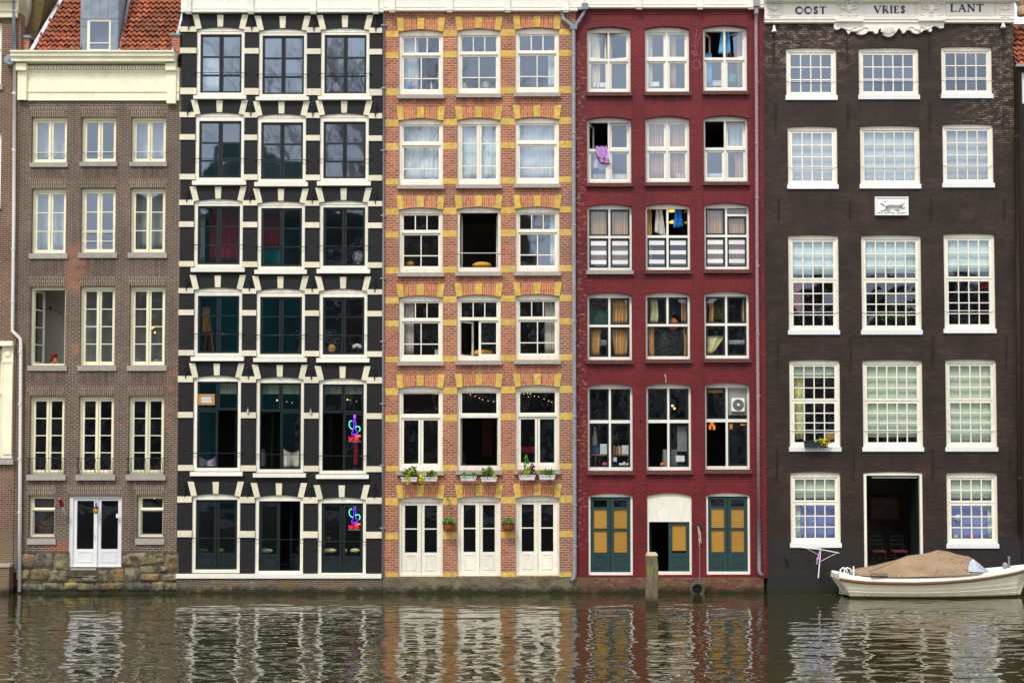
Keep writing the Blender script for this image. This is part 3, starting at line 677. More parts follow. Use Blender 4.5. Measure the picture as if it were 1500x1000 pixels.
for k in range(6):
    for i in range(3):
        (a, b), t, dy = X2[k][i], Y2[k][0], DY[k][i]
        soldier(h2, a, b, t+dy, SP, 18, M['b2v'], 6)
        voussoirs(h2, a, b, t+dy, SP, 18, 'whitestone', 9, (6,), 8.5)
    bands(h2, X2[k], B2[k], 'whitestone', 264-k*.8, 560)
    # wall anchors in the piers
    e = [264.5-k]+[q for p in X2[k] for q in p]+[560]
    for q in range(0, 8, 2):
        xx = (e[q]+e[q+1])/2; yt_ = Y2[k][0]-19+q*.4; mb = MB()
        mb.tube([P3(xx, yt_, -.05), P3(xx, yt_+23, -.05)], .018, 6)
        for s_ in (-1, 1):
            mb.tube([P3(xx, yt_+5, -.05), P3(xx+s_*3, yt_+8, -.055), P3(xx+s_*2.4, yt_+12, -.055), P3(xx, yt_+14, -.05)], .014, 5)
            mb.tube([P3(xx, yt_+18, -.05), P3(xx+s_*3.2, yt_+16, -.055)], .012, 5)
        mb.tube([P3(xx, yt_+9, -.05), P3(xx, yt_+9, .01)], .02, 6)
        part(mb, 'wall_anchor', M['iron'], h2.o)
slab(h2, 258.5, 839.8, 559, 846.2, .05, .1, 'plinth_moulding', 'cornice')
X0, Z0, X1, Z1 = rect(258, 846, 560.5, 880); part(MB().box(X0, X1, -.05, .36, -1, Z1), 'plinth', M['b2p'], h2.o)
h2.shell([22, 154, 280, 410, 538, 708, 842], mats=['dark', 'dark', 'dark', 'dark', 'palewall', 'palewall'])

def cornice(h, x0, x1, y, pil, th=.5, name='cornice'):
    """white fascia with pilasters and little drop brackets along its lower edge"""
    zt_ = P(0, -28)[1]; X0, X1 = P(x0, 10)[0], P(x1, 10)[0]; zb_ = P(0, y)[1]; f = h.yo
    mb = MB().box(X0, X1, f-.12, f+.05, zb_, zt_); mb.box(X0, X1, f-.155, f-.12, zb_+.0, zb_+.055); mb.box(X0, X1, f-.14, f-.12, zb_+.11, zb_+.13)
    c = part(mb, name, M['cornice'], h.o)
    part(MB().box(X0, X1, f-.5, f+.05, zt_+.002, zt_+.2), 'gutter_moulding', M['cornice'], c)
    for p in pil:
        a, b = P(p-4.5, 10)[0], P(p+4.5, 10)[0]; m2 = MB().box(a, b, f-.19, f-.12, zb_+.12, zt_-.03); m2.box(a-.01, b+.01, f-.21, f-.12, zb_-.012, zb_+.12)
        for k in range(3): xx = a+(b-a)*(.12+.3*k); m2.box(xx, xx+.055, f-.19, f-.06, zb_-.06, zb_-.014)
        part(m2, 'bracket', M['cornice'], c)
    return c
cornice(h2, 266.5, 562.5, 20, (277.5, 368.5, 459.5, 550.5))
slab(h2, 560, 560, 561, 561, 0, .001, 'corner_bead', 'iron')

# ================================================= house 3: orange brick with yellow bands
h3 = House('canal_house', 'orange brick house with yellow stone bands, cream window frames and three white double doors', 561.5, 844, 0.0, M['b3'], .09)
X3 = [((584, 649), (669.7, 733), (754.5, 819))]*2+[((584, 648.5), (669, 733.5), (755, 819.5))]*2+[((583.3, 648.6), (669.6, 733.5), (755, 819.5))]*2
Y3 = [(43.5, 139), (173.5, 271), (304, 399), (432.6, 529), (565.5, 689.5), (727, 844)]
DY3 = [(0, -1.5, -3), (0, -.7, -1.8), (0, -1, -1.2), (0, -1, -2), (0, -1, -1.7), (0, -.8, -1.5)]
def spec3(k, i):
    s = dict(sw=2.6, bw=1.5)
    if k in (0, 2, 3):
        if k == 2 and i == 1: return [(0, 0, .5, 1, 1, 1, dict(sw=2.2, swing=('l', 84))), (.5, 0, 1, 1, 1, 1, dict(sw=2.2, swing=('r', 84)))]
        if k == 3 and i == 1: return [(0, 0, 1, .33, 3, 1, dict(s)), (0, .36, .5, 1, 1, 1, dict(s, swing=('l', 45), name='casement')), (.5, .36, 1, 1, 1, 1, dict(s, sw=3, vs=[.66], name='casement'))]
        return [(0, 0, 1, .33, 3, 1, dict(s)), (0, .36, 1, 1, 2, 2, dict(s, vs=[.66], sw=3))]
    if k == 1:
        if i == 1: return [(0, 0, .49, 1, 1, 3, dict(s, vs=[.33, .76], sw=3)), (.51, 0, 1, 1, 1, 3, dict(s, vs=[.33, .76], sw=3))]
        return [(0, 0, 1, .33, 1, 1, dict(s)), (0, .37, 1, 1, 1, 2, dict(s, vs=[.68], sw=3))]
    if k == 4:
        c = [(0, 0, 1, .32, 1, 1, dict(s, sw=2.6))]
        if i == 1: return c+[(0, .36, .5, 1, 1, 1, dict(s, swing=('l', 87), sw=3)), (.5, .36, 1, 1, 1, 1, dict(s, swing=('r', 87), sw=3))]
        return c+[(0, .35, .5, 1, 1, 1, dict(s, sw=3.6)), (.5, .35, 1, 1, 1, 1, dict(s, sw=3.6))]
    d = dict(sw=5, panel=.30, vs=[.5], bw=1.6, name='door_leaf', bot=1)
    return [(0, 0, .497, 1, 1, 2, dict(d)), (.503, 0, 1, 1, 1, 2, dict(d))]
h3.slope = -1.1
for k in range(6):
    for i in range(3):
        (a, b), (t, bt), dy = X3[k][i], Y3[k], DY3[k][i]
        sl_ = (2, bt+dy+.8, bt+dy+6.3, 'sillstone', .10) if k < 5 else None
        w = window(h3, (a, t+dy, b, bt+dy), 3.2, (4.2, 8, 3.8, 7 if k < 5 else 3), 'ivory', spec3(k, i), sl_, glassmat='glass' if k < 2 or (k == 2 and i == 2) else ('glass_old' if k < 4 else 'glass_dark'),
                   name='window' if k < 5 else 'double_door', label='window standing wide open' if (k, i) in ((2, 1), (4, 1)) else None, bars=[(.74, 'purewhite', -.02)] if (k, i) == (2, 1) else ())
        soldier(h3, a, b, t+dy, 3.2, 17, M['b3v'], 3)
        voussoirs(h3, a, b, t+dy, 3.2, 17, 'yellowstone', 9.5, (3.2,), 9.5)
B3 = [[(44, 53), (75, 84), (128.5, 138)], [(174, 183.5), (208.5, 218), (260.5, 269)], [(304, 313), (337, 346.5), (390, 399)], [(433.5, 442.5), (467.5, 476.5), (520.5, 529)], [(566.5, 576.5), (606, 616), (680, 688.5)], [(727.5, 738), (778.5, 788)]]
for k in range(6): bands(h3, X3[k], B3[k], 'yellowstone', 564.5, 840, .004)
h3.wall(14, 845)
X0, Z0, X1, Z1 = rect(561, 844.5, 848, 880); part(MB().box(X0, X1, -.06, .36, -1, Z1), 'plinth', M['b3p'], h3.o)
e = [564]+[q for p in X3[5] for q in p]+[838]
for q in range(0, 8, 2): slab(h3, e[q]+.2, 837.5, e[q+1]-.2, 844.4, .03, .012, 'stone_band', 'yellowstone')
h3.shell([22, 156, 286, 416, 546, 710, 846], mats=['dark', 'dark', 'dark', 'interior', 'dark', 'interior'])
cornice(h3, 562.8, 846, 18, (574.5, 659, 743, 828))

# ================================================= house 4: dark red
h4 = House('canal_house', 'dark red painted brick house with white cross-shaped window frames and green doors', 844.5, 1121, 0.0, M['b4'], .16)
X4 = [((860, 924), (945, 1010), (1030, 1095)), ((860, 925), (945.5, 1010.5), (1031, 1096)), ((860.5, 926), (946, 1011.5), (1032, 1098)), ((860.5, 926), (946, 1011.5), (1032, 1098)), ((861, 927), (947, 1013), (1033, 1099)), ((862, 927), (948, 1013.5), (1034.6, 1099))]
Y4 = [(39, 135.5), (171, 268), (298.5, 396), (428.5, 527), (562, 689), (722.5, 842)]
DY4 = [(0, -.7, -2), (0, -1, -2), (0, -.7, -1.6), (0, -1, -2), (0, -.5, -1.7), (0, -.6, -1)]
def spec4(k, i):
    m = 'white' if k < 2 else 'darkgreen'; s = dict(sw=3.0 if k < 2 else 2.6, mat=m); g0 = .485; a, b = .475, .525; v0, v1 = (.455, .50) if k < 2 else (.455, .495)
    if k == 4: v0, v1 = .40, .44
    c = [(0, 0, a, v0, 1, 1, dict(s)), (b, 0, 1, v0, 1, 1, dict(s)), (0, v1, a, 1, 1, 1, dict(s)), (b, v1, 1, 1, 1, 1, dict(s))]
    q = lambda n, **kw: c.__setitem__(n, c[n][:6]+(dict(c[n][6], **kw),))
    if (k, i) == (0, 0): q(0, swing=('l', 14)); q(1, swing=('r', 14))
    if (k, i) == (0, 2): q(0, swing=('l', 62)); q(1, swing=('r', 28))
    if (k, i) == (1, 0): q(0, swing=('l', 70)); q(1, tip=4)
    if (k, i) == (1, 2): q(0, swing=('l', 86)); q(1, tip=6)
    if (k, i) == (2, 1): q(0, swing=('l', 80)); q(1, swing=('r', 84))
    if (k, i) == (2, 2): c[1] = (b, .135, 1, v0, 1, 1, dict(s)); c.append((b, 0, 1, .10, 1, 1, dict(s, sw=.8)))
    if (k, i) == (3, 0): q(0, swing=('l', 3))
    if (k, i) == (3, 1): c = c[:2]+[(0, v1, 1, 1, 1, 1, dict(s, sw=.8))]
    if (k, i) == (4, 1): q(2, swing=('l', 84))
    if (k, i) == (4, 2): q(2, swing=('l', 82))
    if k == 5:
        d = dict(sw=5, mat='doorgreen', name='door_leaf', panel=.25, vs=[.13, .17, .56], top=.7)
        d = dict(sw=5, mat='doorgreen', name='door_leaf', panel=.26, bw=3.5, vs=[.15, .56], top=1)
        if i != 1: return [(0, 0, .5, 1, 1, 3, dict(d)), (.5, 0, 1, 1, 1, 3, dict(d))]
        return [(0, 0, .49, 1, 1, 1, dict(d, vs=None, swing=('l', 76), panel=.3)), (.49, 0, 1, 1, 1, 1, dict(d, vs=[.999] and None, panel=.37))]
    return c
M['sillred'] = plain('weathered_red_sill_stone', srgb(92, 50, 46), .85, .2, 10, .006, dirt=.8, dcol=srgb(150, 138, 122), stretch=(1, 1, 2))
WIN4 = {}
for k in range(6):
    for i in range(3):
        (a, b), (t, bt), dy = X4[k][i], Y4[k], DY4[k][i]
        if k == 5 and i == 1:
            w = window(h4, (a, t+dy, b, bt+dy), 4.5, (3, 42, 3, 4.5), 'ivory', spec4(k, i), None, name='double_door', glassmat='glass_dark', recess=.06, label='double door below a tall white panel, left leaf open')
        else:
            w = window(h4, (a, t+dy, b, bt+dy), 4.2, (3, 7 if k < 5 else 5, 3, 5 if k != 5 else 4), 'white', spec4(k, i), (1.8, bt+dy+.8, bt+dy+6, 'sillstone' if (k, i) == (2, 0) else 'sillred', .1) if k < 5 else None,
                       glassmat='glass' if k < 2 else ('glass_dark' if k > 3 else 'glass_dark'), name='window' if k < 5 else 'double_door', recess=.06 if k == 5 else None)
        WIN4[k, i] = w
        soldier(h4, a, b, t+dy, 4.2, 17, M.setdefault('b4v', brick('dark_red_arch_brick', srgb(122, 33, 37), srgb(110, 29, 33), srgb(86, 22, 27), .3, .07, .009, rough=.6, bump=.55, vert=True, painted=True, algae=False)), 1)
        if k == 2: # white strips stuck on the lower panes
            X0, Z0, X1, Z1 = rect(a, t+dy, b, bt+dy)
            for (u0, u1) in ((.075, .43), (.56, .92)):
                mb = MB()
                for zq in ((.625, .56), (.765, .705), (.905, .845)):
                    mb.box(X0+(X1-X0)*u0, X0+(X1-X0)*u1, .16+.045+.006, .16+.045+.014, Z1-(Z1-Z0)*zq[0]+.03, Z1-(Z1-Z0)*zq[1]+.03)
                part(mb, 'privacy_strip', M['purewhite'], w)
h4.wall(12, 846)
X0, Z0, X1, Z1 = rect(848.2, 845.5, 1118, 880); part(MB().box(X0, X1, -.09, .36, -1, Z1), 'plinth', M['b4p'], h4.o)
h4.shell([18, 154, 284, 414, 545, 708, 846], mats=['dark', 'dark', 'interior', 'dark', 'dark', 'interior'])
cornice(h4, 846.2, 1118, 13.5, (848.5+2, 935, 1024, 1098))
g = MB()
def gl(pts, w=.022): g.ribbon([P(*p) for p in pts], w, -.004, .003)
gl([(1020.5, 44), (1021, 45.5)], .03); gl([(1020.5, 50), (1018.5, 54)]); gl([(1017, 64), (1018.5, 56), (1022, 65), (1023.5, 57), (1026, 54)])
gl([(1013, 67), (1021, 66.5)]); gl([(1018.5, 67), (1018.3, 73)]); gl([(1012.5, 76), (1020, 75.5), (1021, 79), (1016, 79), (1023.5, 82)]); gl([(1014, 77), (1018, 84), (1019, 79)])
gl([(1020+5.5*cos(t*pi/8), 95+6.8*sin(t*pi/8)) for t in range(17)])
part(g, 'graffiti', plain('faded_pink_graffiti', srgb(172, 84, 100), .8, .2, 9), h4.o)
mb = MB().tube([P3(975.5, 560, -.05), P3(975.5, 550, -.05), P3(974.8, 548, -.06), P3(973.6, 549.5, -.06), P3(973.6, 551.5, -.06)], .009, 6); part(mb, 'hook', M['pipewhite'], h4.o)
mb = MB().lathe([(.03, -.01), (.05, -.012), (.05, .02), (.028, .02)], (P(938.5, 617)[0], 0, P(0, 617)[1]), 12, 'y'); part(mb, 'wall_vent', M['iron'], h4.o)

# ================================================= house 5: dark brown, lettered cornice
h5 = House('canal_house', 'dark brown brick house with lettered white cornice and white small-paned sash windows', 1121, 1490, 0.03, M['b5'], .07)
W5 = [[((1151.5, 70, 1225.5, 147), 4, 0, 3), ((1258, 70, 1346, 146), 5, 0, 3), ((1379, 68, 1453.5, 144.5), 4, 0, 3)],
      [((1154, 185, 1227, 277), 4, 0, 4), ((1260, 184, 1348, 276.5), 5, 0, 4), ((1381, 181.5, 1455.5, 275), 4, 0, 4)],
      [((1155, 344, 1229, 490), 4, 3, 4), ((1262, 344, 1350, 490), 5, 3, 4), ((1383, 342, 1458, 488), 4, 3, 4)],
      [((1156.5, 527, 1231, 661), 4, 3, 4), ((1264, 527, 1352, 661), 5, 3, 4), ((1385.5, 526, 1460.5, 661), 4, 3, 4)],
      [((1158, 691, 1231.6, 801.5), 4, 2, 3), None, ((1387, 691.5, 1462, 802.5), 4, 2, 3)]]
for k, row in enumerate(W5):
    for i, q in enumerate(row):
        if not q: continue
        r, nx, nu_, nl = q
        s = dict(sw=3.4, bw=1.5); b = r[3]-6.3; rr_ = (r[0], r[1], r[2], b)
        if nu_ == 0: cells = [(0, 0, 1, 1, nx, nl, dict(s))]
        else:
            vm = {2: .46, 3: .455, 4: .40}[k] if k in (2, 3, 4) else .5
            cells = [(0, 0, 1, vm, nx, nu_, dict(s)), (0, vm, 1, 1, nx, nl, dict(s, sw=3.8))]
        window(h5, rr_, 1.5, (4.2, 6 if k < 4 else 7.5, 3.8, 3.6), 'ivory', cells, (1, b-.3, r[3], 'purewhite', .05), glassmat='glass' if k < 2 else 'glass_dark', inset=.03,
               bars=[(.70 if nu_ == 0 else .82, 'purewhite', -.01)] if k < 4 else (), tilt=.010)
dr = (1265.5, 691, 1352, 832)
w = window(h5, dr, 1.5, (4.5, 5, 3.5, 2), 'ivory', [(0, 0, 1, 1, 1, 1, dict(hole=True))], None, name='doorway', recess=.03)
for xq in (1270.5, 1348.3): # door leaves folded back inside
    xx = P(xq, 760)[0]; mb = MB().box(xx-.02, xx+.02, .18, 1.0, P(0, 829)[1], P(0, 699)[1]); part(mb, 'door_leaf', M['darkgreen'], w)
part(MB().box(P(1273, 0)[0]-.02, P(1346, 0)[0], .2, .24, P(0, 700)[1], P(0, 697.8)[1]), 'lintel_strip', M['purewhite'], w)
h5.wall(12, None)
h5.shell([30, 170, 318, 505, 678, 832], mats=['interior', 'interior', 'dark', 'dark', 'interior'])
fa = h5.yo
for (yc0, yc1, xs, dy_) in ((48, 92, (1134, 1241, 1362, 1470), -1), (150, 192, (1137, 1243, 1363, 1470), -1), (290, 322, (1141, 1246, 1364.5, 1472), 0), (495, 541, (1140, 1246.5, 1367, 1475), -1.5), (658, 704, (1138.5, 1251, 1367, 1480), 0)):
    for n_, xx in enumerate(xs):
        if (yc0, xx) == (48, 1241): pass
        mb = MB().tube([P3(xx, yc0+dy_*n_*.6, fa-.04), P3(xx-.6, yc1+dy_*n_*.6, fa-.04)], .017, 6); mb.tube([P3(xx-1.6, yc0+18, fa-.05), P3(xx+1.4, yc0+18, fa-.05)], .014, 5)
        mb.tube([P3(xx, (yc0+yc1)/2, fa-.04), P3(xx, (yc0+yc1)/2, fa+.01)], .02, 5); part(mb, 'wall_anchor', M['iron'], h5.o)
# white entablature with lettering
E = lambda x0, y0, x1, y1, proud, name='moulding', par=None, mat='cornice': slab(h5, x0, y0, x1, y1, .04, proud, name, mat, par)
ent = E(1119, -30, 1484, 35, .10, 'entablature')
E(1119, -30, 1486, 3.5, .42, 'cornice_moulding', ent); E(1119, 3.7, 1485, 5.6, .30, 'cornice_moulding', ent)
E(1119, 28.6, 1484, 30.2, .14, 'moulding', ent); E(1119, 32.6, 1484, 34.8, .13, 'moulding', ent)
for (a, b) in ((1150, 1220), (1264, 1340), (1384, 1456)):
    p = rect(a, 7.5 if a < 1380 else 5.9, b, 26.5 if a < 1380 else 25, fa); part(MB().plate(rc(*p), [rc(p[0]+.03, p[1]+.03, p[2]-.03, p[3]-.03)], fa-.115, fa-.09), 'panel_frame', M['cornice'], ent)
def carve(x0, x1, y0, y1):
    a, zb_, b, zt_ = rect(x0, y0, x1, y1, fa); cx = (a+b)/2; y_ = fa-.12; mb = MB().box(a, b, fa-.13, fa, zb_, zt_)
    W_ = b-a; Hh = zt_-zb_
    mb.ball((cx, y_-.02, zb_+Hh*.62), W_*.14, 10, 1, .8, 1.25)       # mask
    mb.ball((cx, y_-.07, zb_+Hh*.60), W_*.03, 6)
    for s_ in (-1, 1):
        mb.tube([(cx+s_*W_*(.18+.16*cos(t*.75)), y_-.03, zb_+Hh*(.72+.12*sin(t*.75))) for t in range(9)], W_*.045, 6)
        mb.tube([(cx+s_*W_*(.12+.05*t), y_-.02, zb_+Hh*(.26+.02*((t-3)**2)*.5)) for t in range(7)], W_*.035, 6)
        mb.ball((cx+s_*W_*.3, y_-.02, zb_+Hh*.42), W_*.055, 8); mb.ball((cx+s_*W_*.06, y_-.06, zb_+Hh*.66), W_*.022, 6)
        mb.ball((cx+s_*W_*.16, y_-.01, zb_+Hh*.15), W_*.09, 8, 1.6, .7, .6)
    mb.tube([(cx-W_*.3, y_-.02, zb_+Hh*.30), (cx, y_-.03, zb_+Hh*.22), (cx+W_*.3, y_-.02, zb_+Hh*.30)], W_*.025, 5)
    for k in range(9): mb.ball((a+W_*(k+.5)/9, y_-.06, zt_-Hh*.04+R.uniform(-.02, .02)), W_*.07, 7)
    part(mb, 'carved_capital', M['cornice'], ent, smooth=False)
for (a, b) in ((1121, 1146), (1224, 1260), (1343, 1381), (1458, 1482)): carve(a, b, 5, 31)
E(1222, 29.5, 1262, 34.5, .2, 'ledge', ent); E(1343, 28.5, 1382, 33.5, .2, 'ledge', ent)
# hanging apron with scrolled edge
ap = [(1221, 34), (1221, 43), (1224, 45), (1228, 44.5), (1231, 42), (1235, 43), (1239, 45), (1240.5, 50), (1243, 51.5), (1245, 47.5), (1252, 47.5), (1256, 51.5), (1262, 52.5), (1268, 50.5), (1271, 47), (1278, 47.5), (1281, 51), (1285, 50), (1286, 45), (1289, 43), (1291.5, 48), (1294, 53), (1300, 55.5), (1306, 54), (1311, 49.5), (1314, 45), (1316, 42.5), (1319, 46), (1321.5, 50.5), (1325, 49), (1326, 46), (1332, 45.5), (1337, 50), (1343, 51), (1349, 48.5), (1352.5, 45.5), (1358, 45.5), (1361, 48.5), (1364, 46.5), (1363, 42), (1368, 39.5), (1373, 41), (1376, 43), (1381, 42.5), (1382, 33)]
part(MB().plate([P(x, y, fa) for x, y in ap][::-1], [], fa-.09, fa+.02), 'carved_apron', M['cornice'], ent)
mb = MB()
for s_ in range(-4, 5):
    mb.tube([P3(1301+s_*1.2, 38, fa-.11), P3(1301+s_*2.6, 50-abs(s_)*.8, fa-.12)], .022, 5)
for (cx, cy, d_) in ((1256, 42, 1), (1346, 41, -1)):
    mb.tube([P3(cx+d_*(t-8)*2.0, cy+2.2*sin(t*.8), fa-.1) for t in range(17)], .02, 5); mb.ball(P3(cx, cy+3, fa-.1), .06, 8)
part(mb, 'carved_foliage', M['cornice'], ent)
for (x_, y_) in ((1134, 37), (1469.5, 31)):
    c_ = P3(x_, y_+10, fa-.09); part(MB().lathe([(.0, 0), (.085, 0), (.08, .03), (.055, .09), (.035, .16), (.045, .18), (.02, .22)], c_, 12), 'bell_ornament', M['purewhite'], h5.o)
# letters: serif strokes on a unit cell, (thick strokes, thin strokes)
def arcp(cx, cy, rx, ry, a0, a1, n=14): return [(cx+rx*cos(radians(a0+(a1-a0)*t/n)), cy+ry*sin(radians(a0+(a1-a0)*t/n))) for t in range(n+1)]
LET = {'O': (.95, [arcp(.5, .5, .42, .46, 60, 300)], [arcp(.5, .5, .42, .46, -60, 60)]), 'S': (.62, [[(.78, .80), (.6, .95), (.4, .94), (.24, .78), (.34, .6), (.62, .42), (.74, .25), (.6, .06), (.36, .04), (.18, .2)]], [[(.8, .95), (.79, .72)], [(.16, .05), (.17, .3)]]),
       'T': (.8, [[(.5, 1), (.5, 0)]], [[(.05, .97), (.95, .97)], [(.05, .97), (.02, .8)], [(.95, .97), (.98, .8)], [(.35, 0), (.65, 0)]]),
       'V': (.9, [[(.1, 1), (.5, 0)]], [[(.5, 0), (.9, 1)], [(0, 1), (.25, 1)], [(.78, 1), (1, 1)]]), 'R': (.82, [[(.2, 0), (.2, 1)], [(.45, .48), (.92, 0)]], [[(.2, .97), (.55, .97), (.72, .85), (.72, .65), (.55, .5), (.2, .5)], [(.05, 0), (.36, 0)], [(.05, 1), (.3, 1)]]),
       'I': (.38, [[(.5, 0), (.5, 1)]], [[(.1, 0), (.9, 0)], [(.1, 1), (.9, 1)]]), 'E': (.7, [[(.2, 0), (.2, 1)]], [[(.05, .98), (.85, .98), (.87, .8)], [(.2, .52), (.68, .52)], [(.05, .02), (.88, .02), (.92, .22)]]),
       'L': (.72, [[(.22, 0), (.22, 1)]], [[(.05, 1), (.42, 1)], [(.05, .02), (.88, .02), (.94, .25)]]), 'A': (.9, [[(.5, 1), (.88, 0)]], [[(.5, 1), (.14, 0)], [(.26, .36), (.74, .36)], [(0, 0), (.28, 0)], [(.72, 0), (1, 0)]]),
       'N': (.9, [[(.15, 1), (.85, 0)]], [[(.15, 0), (.15, 1)], [(.85, 0), (.85, 1)], [(0, 0), (.3, 0)], [(.7, 1), (1, 1)], [(0, 1), (.2, 1)]]),
       'D': (.8, [[(.2, 0), (.2, 1)], arcp(.3, .5, .55, .48, 75, -75)], [[(.05, 1), (.4, .98)], [(.05, 0), (.4, .02)]]), 'W': (1.2, [[(.05, 1), (.3, 0)], [(.5, 1), (.72, 0)]], [[(.3, 0), (.5, 1)], [(.72, 0), (.95, 1)]]), 'H': (.9, [[(.15, 0), (.15, 1)], [(.85, 0), (.85, 1)]], [[(.15, .5), (.85, .5)]])}
def letters(txt, x0, x1, zb_, hgt, y, thick, thin, par, mat, name='lettering', tilt=0.0):
    ws = [LET[c][0] if c != ' ' else .5 for c in txt]; tot = sum(ws)+.13*(len(txt)-1); sc = (x1-x0)/tot; x = x0; mb = MB()
    for c, w_ in zip(txt, ws):
        if c != ' ':
            for grp, ww in ((LET[c][1], thick), (LET[c][2], thin)):
                for st in grp: mb.ribbon([(x+p[0]*w_*sc, zb_+p[1]*hgt+tilt*(x-x0)) for p in st], ww, y-.006, y+.006)
        x += (w_+.13)*sc
    return part(mb, name, mat, par)
M['ink'] = plain('dark_blue_lettering', srgb(45, 45, 72), .6, .1, 8)
for t_, a, b, yb_, yt_, tl in (('OOST', 1164, 1209, 22.3, 12, .01), ('VRIES', 1279, 1325, 21, 10.6, .0), ('LANT', 1390.5, 1439, 19, 8.4, .01)):
    letters(t_, P(a, 16, fa)[0], P(b, 16, fa)[0], P(0, yb_, fa)[1], (yb_-yt_)*PX, fa-.104, .055, .026, ent, M['ink'], tilt=tl)
# stone tablet with a running dog
c = rect(1281, 289, 1329.5, 316, fa); pl = part(MB().box(c[0], c[2], fa-.07, fa+.02, c[1], c[3]), 'relief_tablet', M['purewhite'], h5.o)
part(MB().plate(rc(*c), [rc(c[0]+.035, c[1]+.035, c[2]-.035, c[3]-.035)], fa-.095, fa-.069), 'tablet_rim', M['purewhite'], pl)
q = lambda x, y: P3(x, y, fa-.085); mb = MB()
mb.tube([q(1297, 301), q(1301, 300), q(1306, 299.5), q(1311, 300.5), q(1316, 300), q(1320, 300)], [.05, .085, .075, .055, .075, .06], 8)
mb.tube([q(1298, 301), q(1294, 298), q(1290, 297)], [.06, .045, .02], 7); mb.ball(q(1293, 297.5), .05, 8, 1.4, .7, .8)
for pts in (((1298, 303), (1296, 307), (1290, 308.5)), ((1301, 303), (1300, 308), (1305, 307)), ((1317, 303), (1311, 306), (1317, 308.5)), ((1320, 302), (1323, 304.5), (1326, 302)), ((1321, 299), (1324, 296.5), (1321, 295)), ((1294, 295.5), (1297, 294.5), (1298, 297))): mb.tube([q(*z) for z in pts], [.035, .026, .016], 6)
part(mb, 'dog_relief', M['cornice'], pl, smooth=True)
letters('DEN WITTEN HONDT', P(1284, 310, fa)[0], P(1327, 310, fa)[0], P(0, 314.6, fa)[1], .07, fa-.076, .012, .008, pl, plain('grey_lettering', srgb(170, 170, 172), .8))
# ================================================= house 0 (left edge) and house 6 (right edge)
h0 = House('canal_house', 'reddish brown brick house cut off by the left edge of the photo', -150, 24.7, -0.03, M['b0'], .1)
for r in ((-60, 30, 3, 124), (-60, 190, 1.5, 330), (-60, 560, -8, 662)):
    pass
window(h0, (-60, 30, 2.5, 124), 3, (4, 5, 3, 4), 'white', [(0, 0, 1, .4, 2, 1, {}), (0, .42, 1, 1, 2, 1, {})], (2, 124.5, 132, 'sillstone', .06))
window(h0, (-60, 190, 1.5, 300), 3, (4, 5, 3, 4), 'white', [(0, 0, 1, .4, 2, 1, {}), (0, .42, 1, 1, 2, 1, {})], (1, 300.5, 306, 'sillstone', .06))
window(h0, (-60, 510, 3.2, 668), 0, (4, 5, 3, 4), 'cream', [(0, 0, 1, .4, 1, 1, {}), (0, .42, 1, 1, 1, 1, {})], None, glassmat='glass_dark')
h0.wall(20, None)
sr = slab(h0, 3.3, 500, 19.5, 671, .02, .07, 'door_surround', 'creamwall')
slab(h0, -70, 500, 21.5, 507, .05, .2, 'moulding', 'creamwall', sr); slab(h0, 6.5, 530, 19, 665, 0, .10, 'pilaster', 'creamwall', sr)
slab(h0, -70, 672, 21, 680, .05, .12, 'ledge', 'sillstone', sr)
dn = MB()
for k in range(6): xx = P(6.5+k*2.2, 530)[0]; dn.box(xx, xx+.025, -.16, -.09, P(0, 532)[1], P(0, 529.5)[1])
dn.lathe([(.09, 0), (.09, -.02), (.05, -.03)], (P(13, 519)[0], -.1, P(0, 519)[1]), 12, 'y'); part(dn, 'dentil_course', M['creamwall'], sr)
c0 = slab(h0, -150, -30, 26.5, 27, .05, .12, 'cornice', 'creamwall'); slab(h0, -150, 17, 27.5, 19, 0, .16, 'moulding', 'creamwall', c0); slab(h0, -150, -30, 28, 4, 0, .4, 'moulding', 'creamwall', c0)
h0.shell([20, 150, 330, 480, 690], mats=['dark'])
# gable side wall rising behind, plaster chimney breast
g0 = MB(); yy = .5
pts = [P(25, 82, yy), P(45, 82, yy), P(60, 30, yy), P(70, -30, yy), P(25, -30, yy)]
g0.plate([pts[0], pts[1], pts[2], pts[3], pts[4]], [], yy, 3.2); part(g0, 'gable_side_wall', brick('mossy_side_brick', srgb(120, 95, 55), srgb(95, 78, 52), srgb(110, 95, 70), .2, .066, algae=False), h0.o)
g0 = MB(); yy = .3
pts = [P(26, 50, yy), P(32, 50, yy), P(42, 18, yy), P(46, -30, yy), P(26, -30, yy)]
g0.plate(pts, [], yy, .7); part(g0, 'plaster_chimney_breast', plain('weathered_plaster', srgb(178, 172, 150), .9, .2, 2, .004, dirt=.5, dcol=srgb(120, 112, 90)), h0.o)
slab(h0, 27, 50, 43, 54, .6, -.1, 'coping', 'lead')
part(MB().box(P(28, 60, .12)[0], P(42, 60, .12)[0], .12, .6, P(0, 80)[1], P(0, 54)[1]), 'parapet_stub', M['b3'], h0.o)
X0, Z0, X1, Z1 = rect(-150, 812, 18, 880); part(MB().box(X0, X1, -.3, .0, -1, P(0, 826)[1]), 'quay_base', M['b0'], h0.o); part(MB().box(X0, X1+.04, -.34, -.02, P(0, 829)[1], P(0, 824.5)[1]), 'coping', M['sillstone'], h0.o)

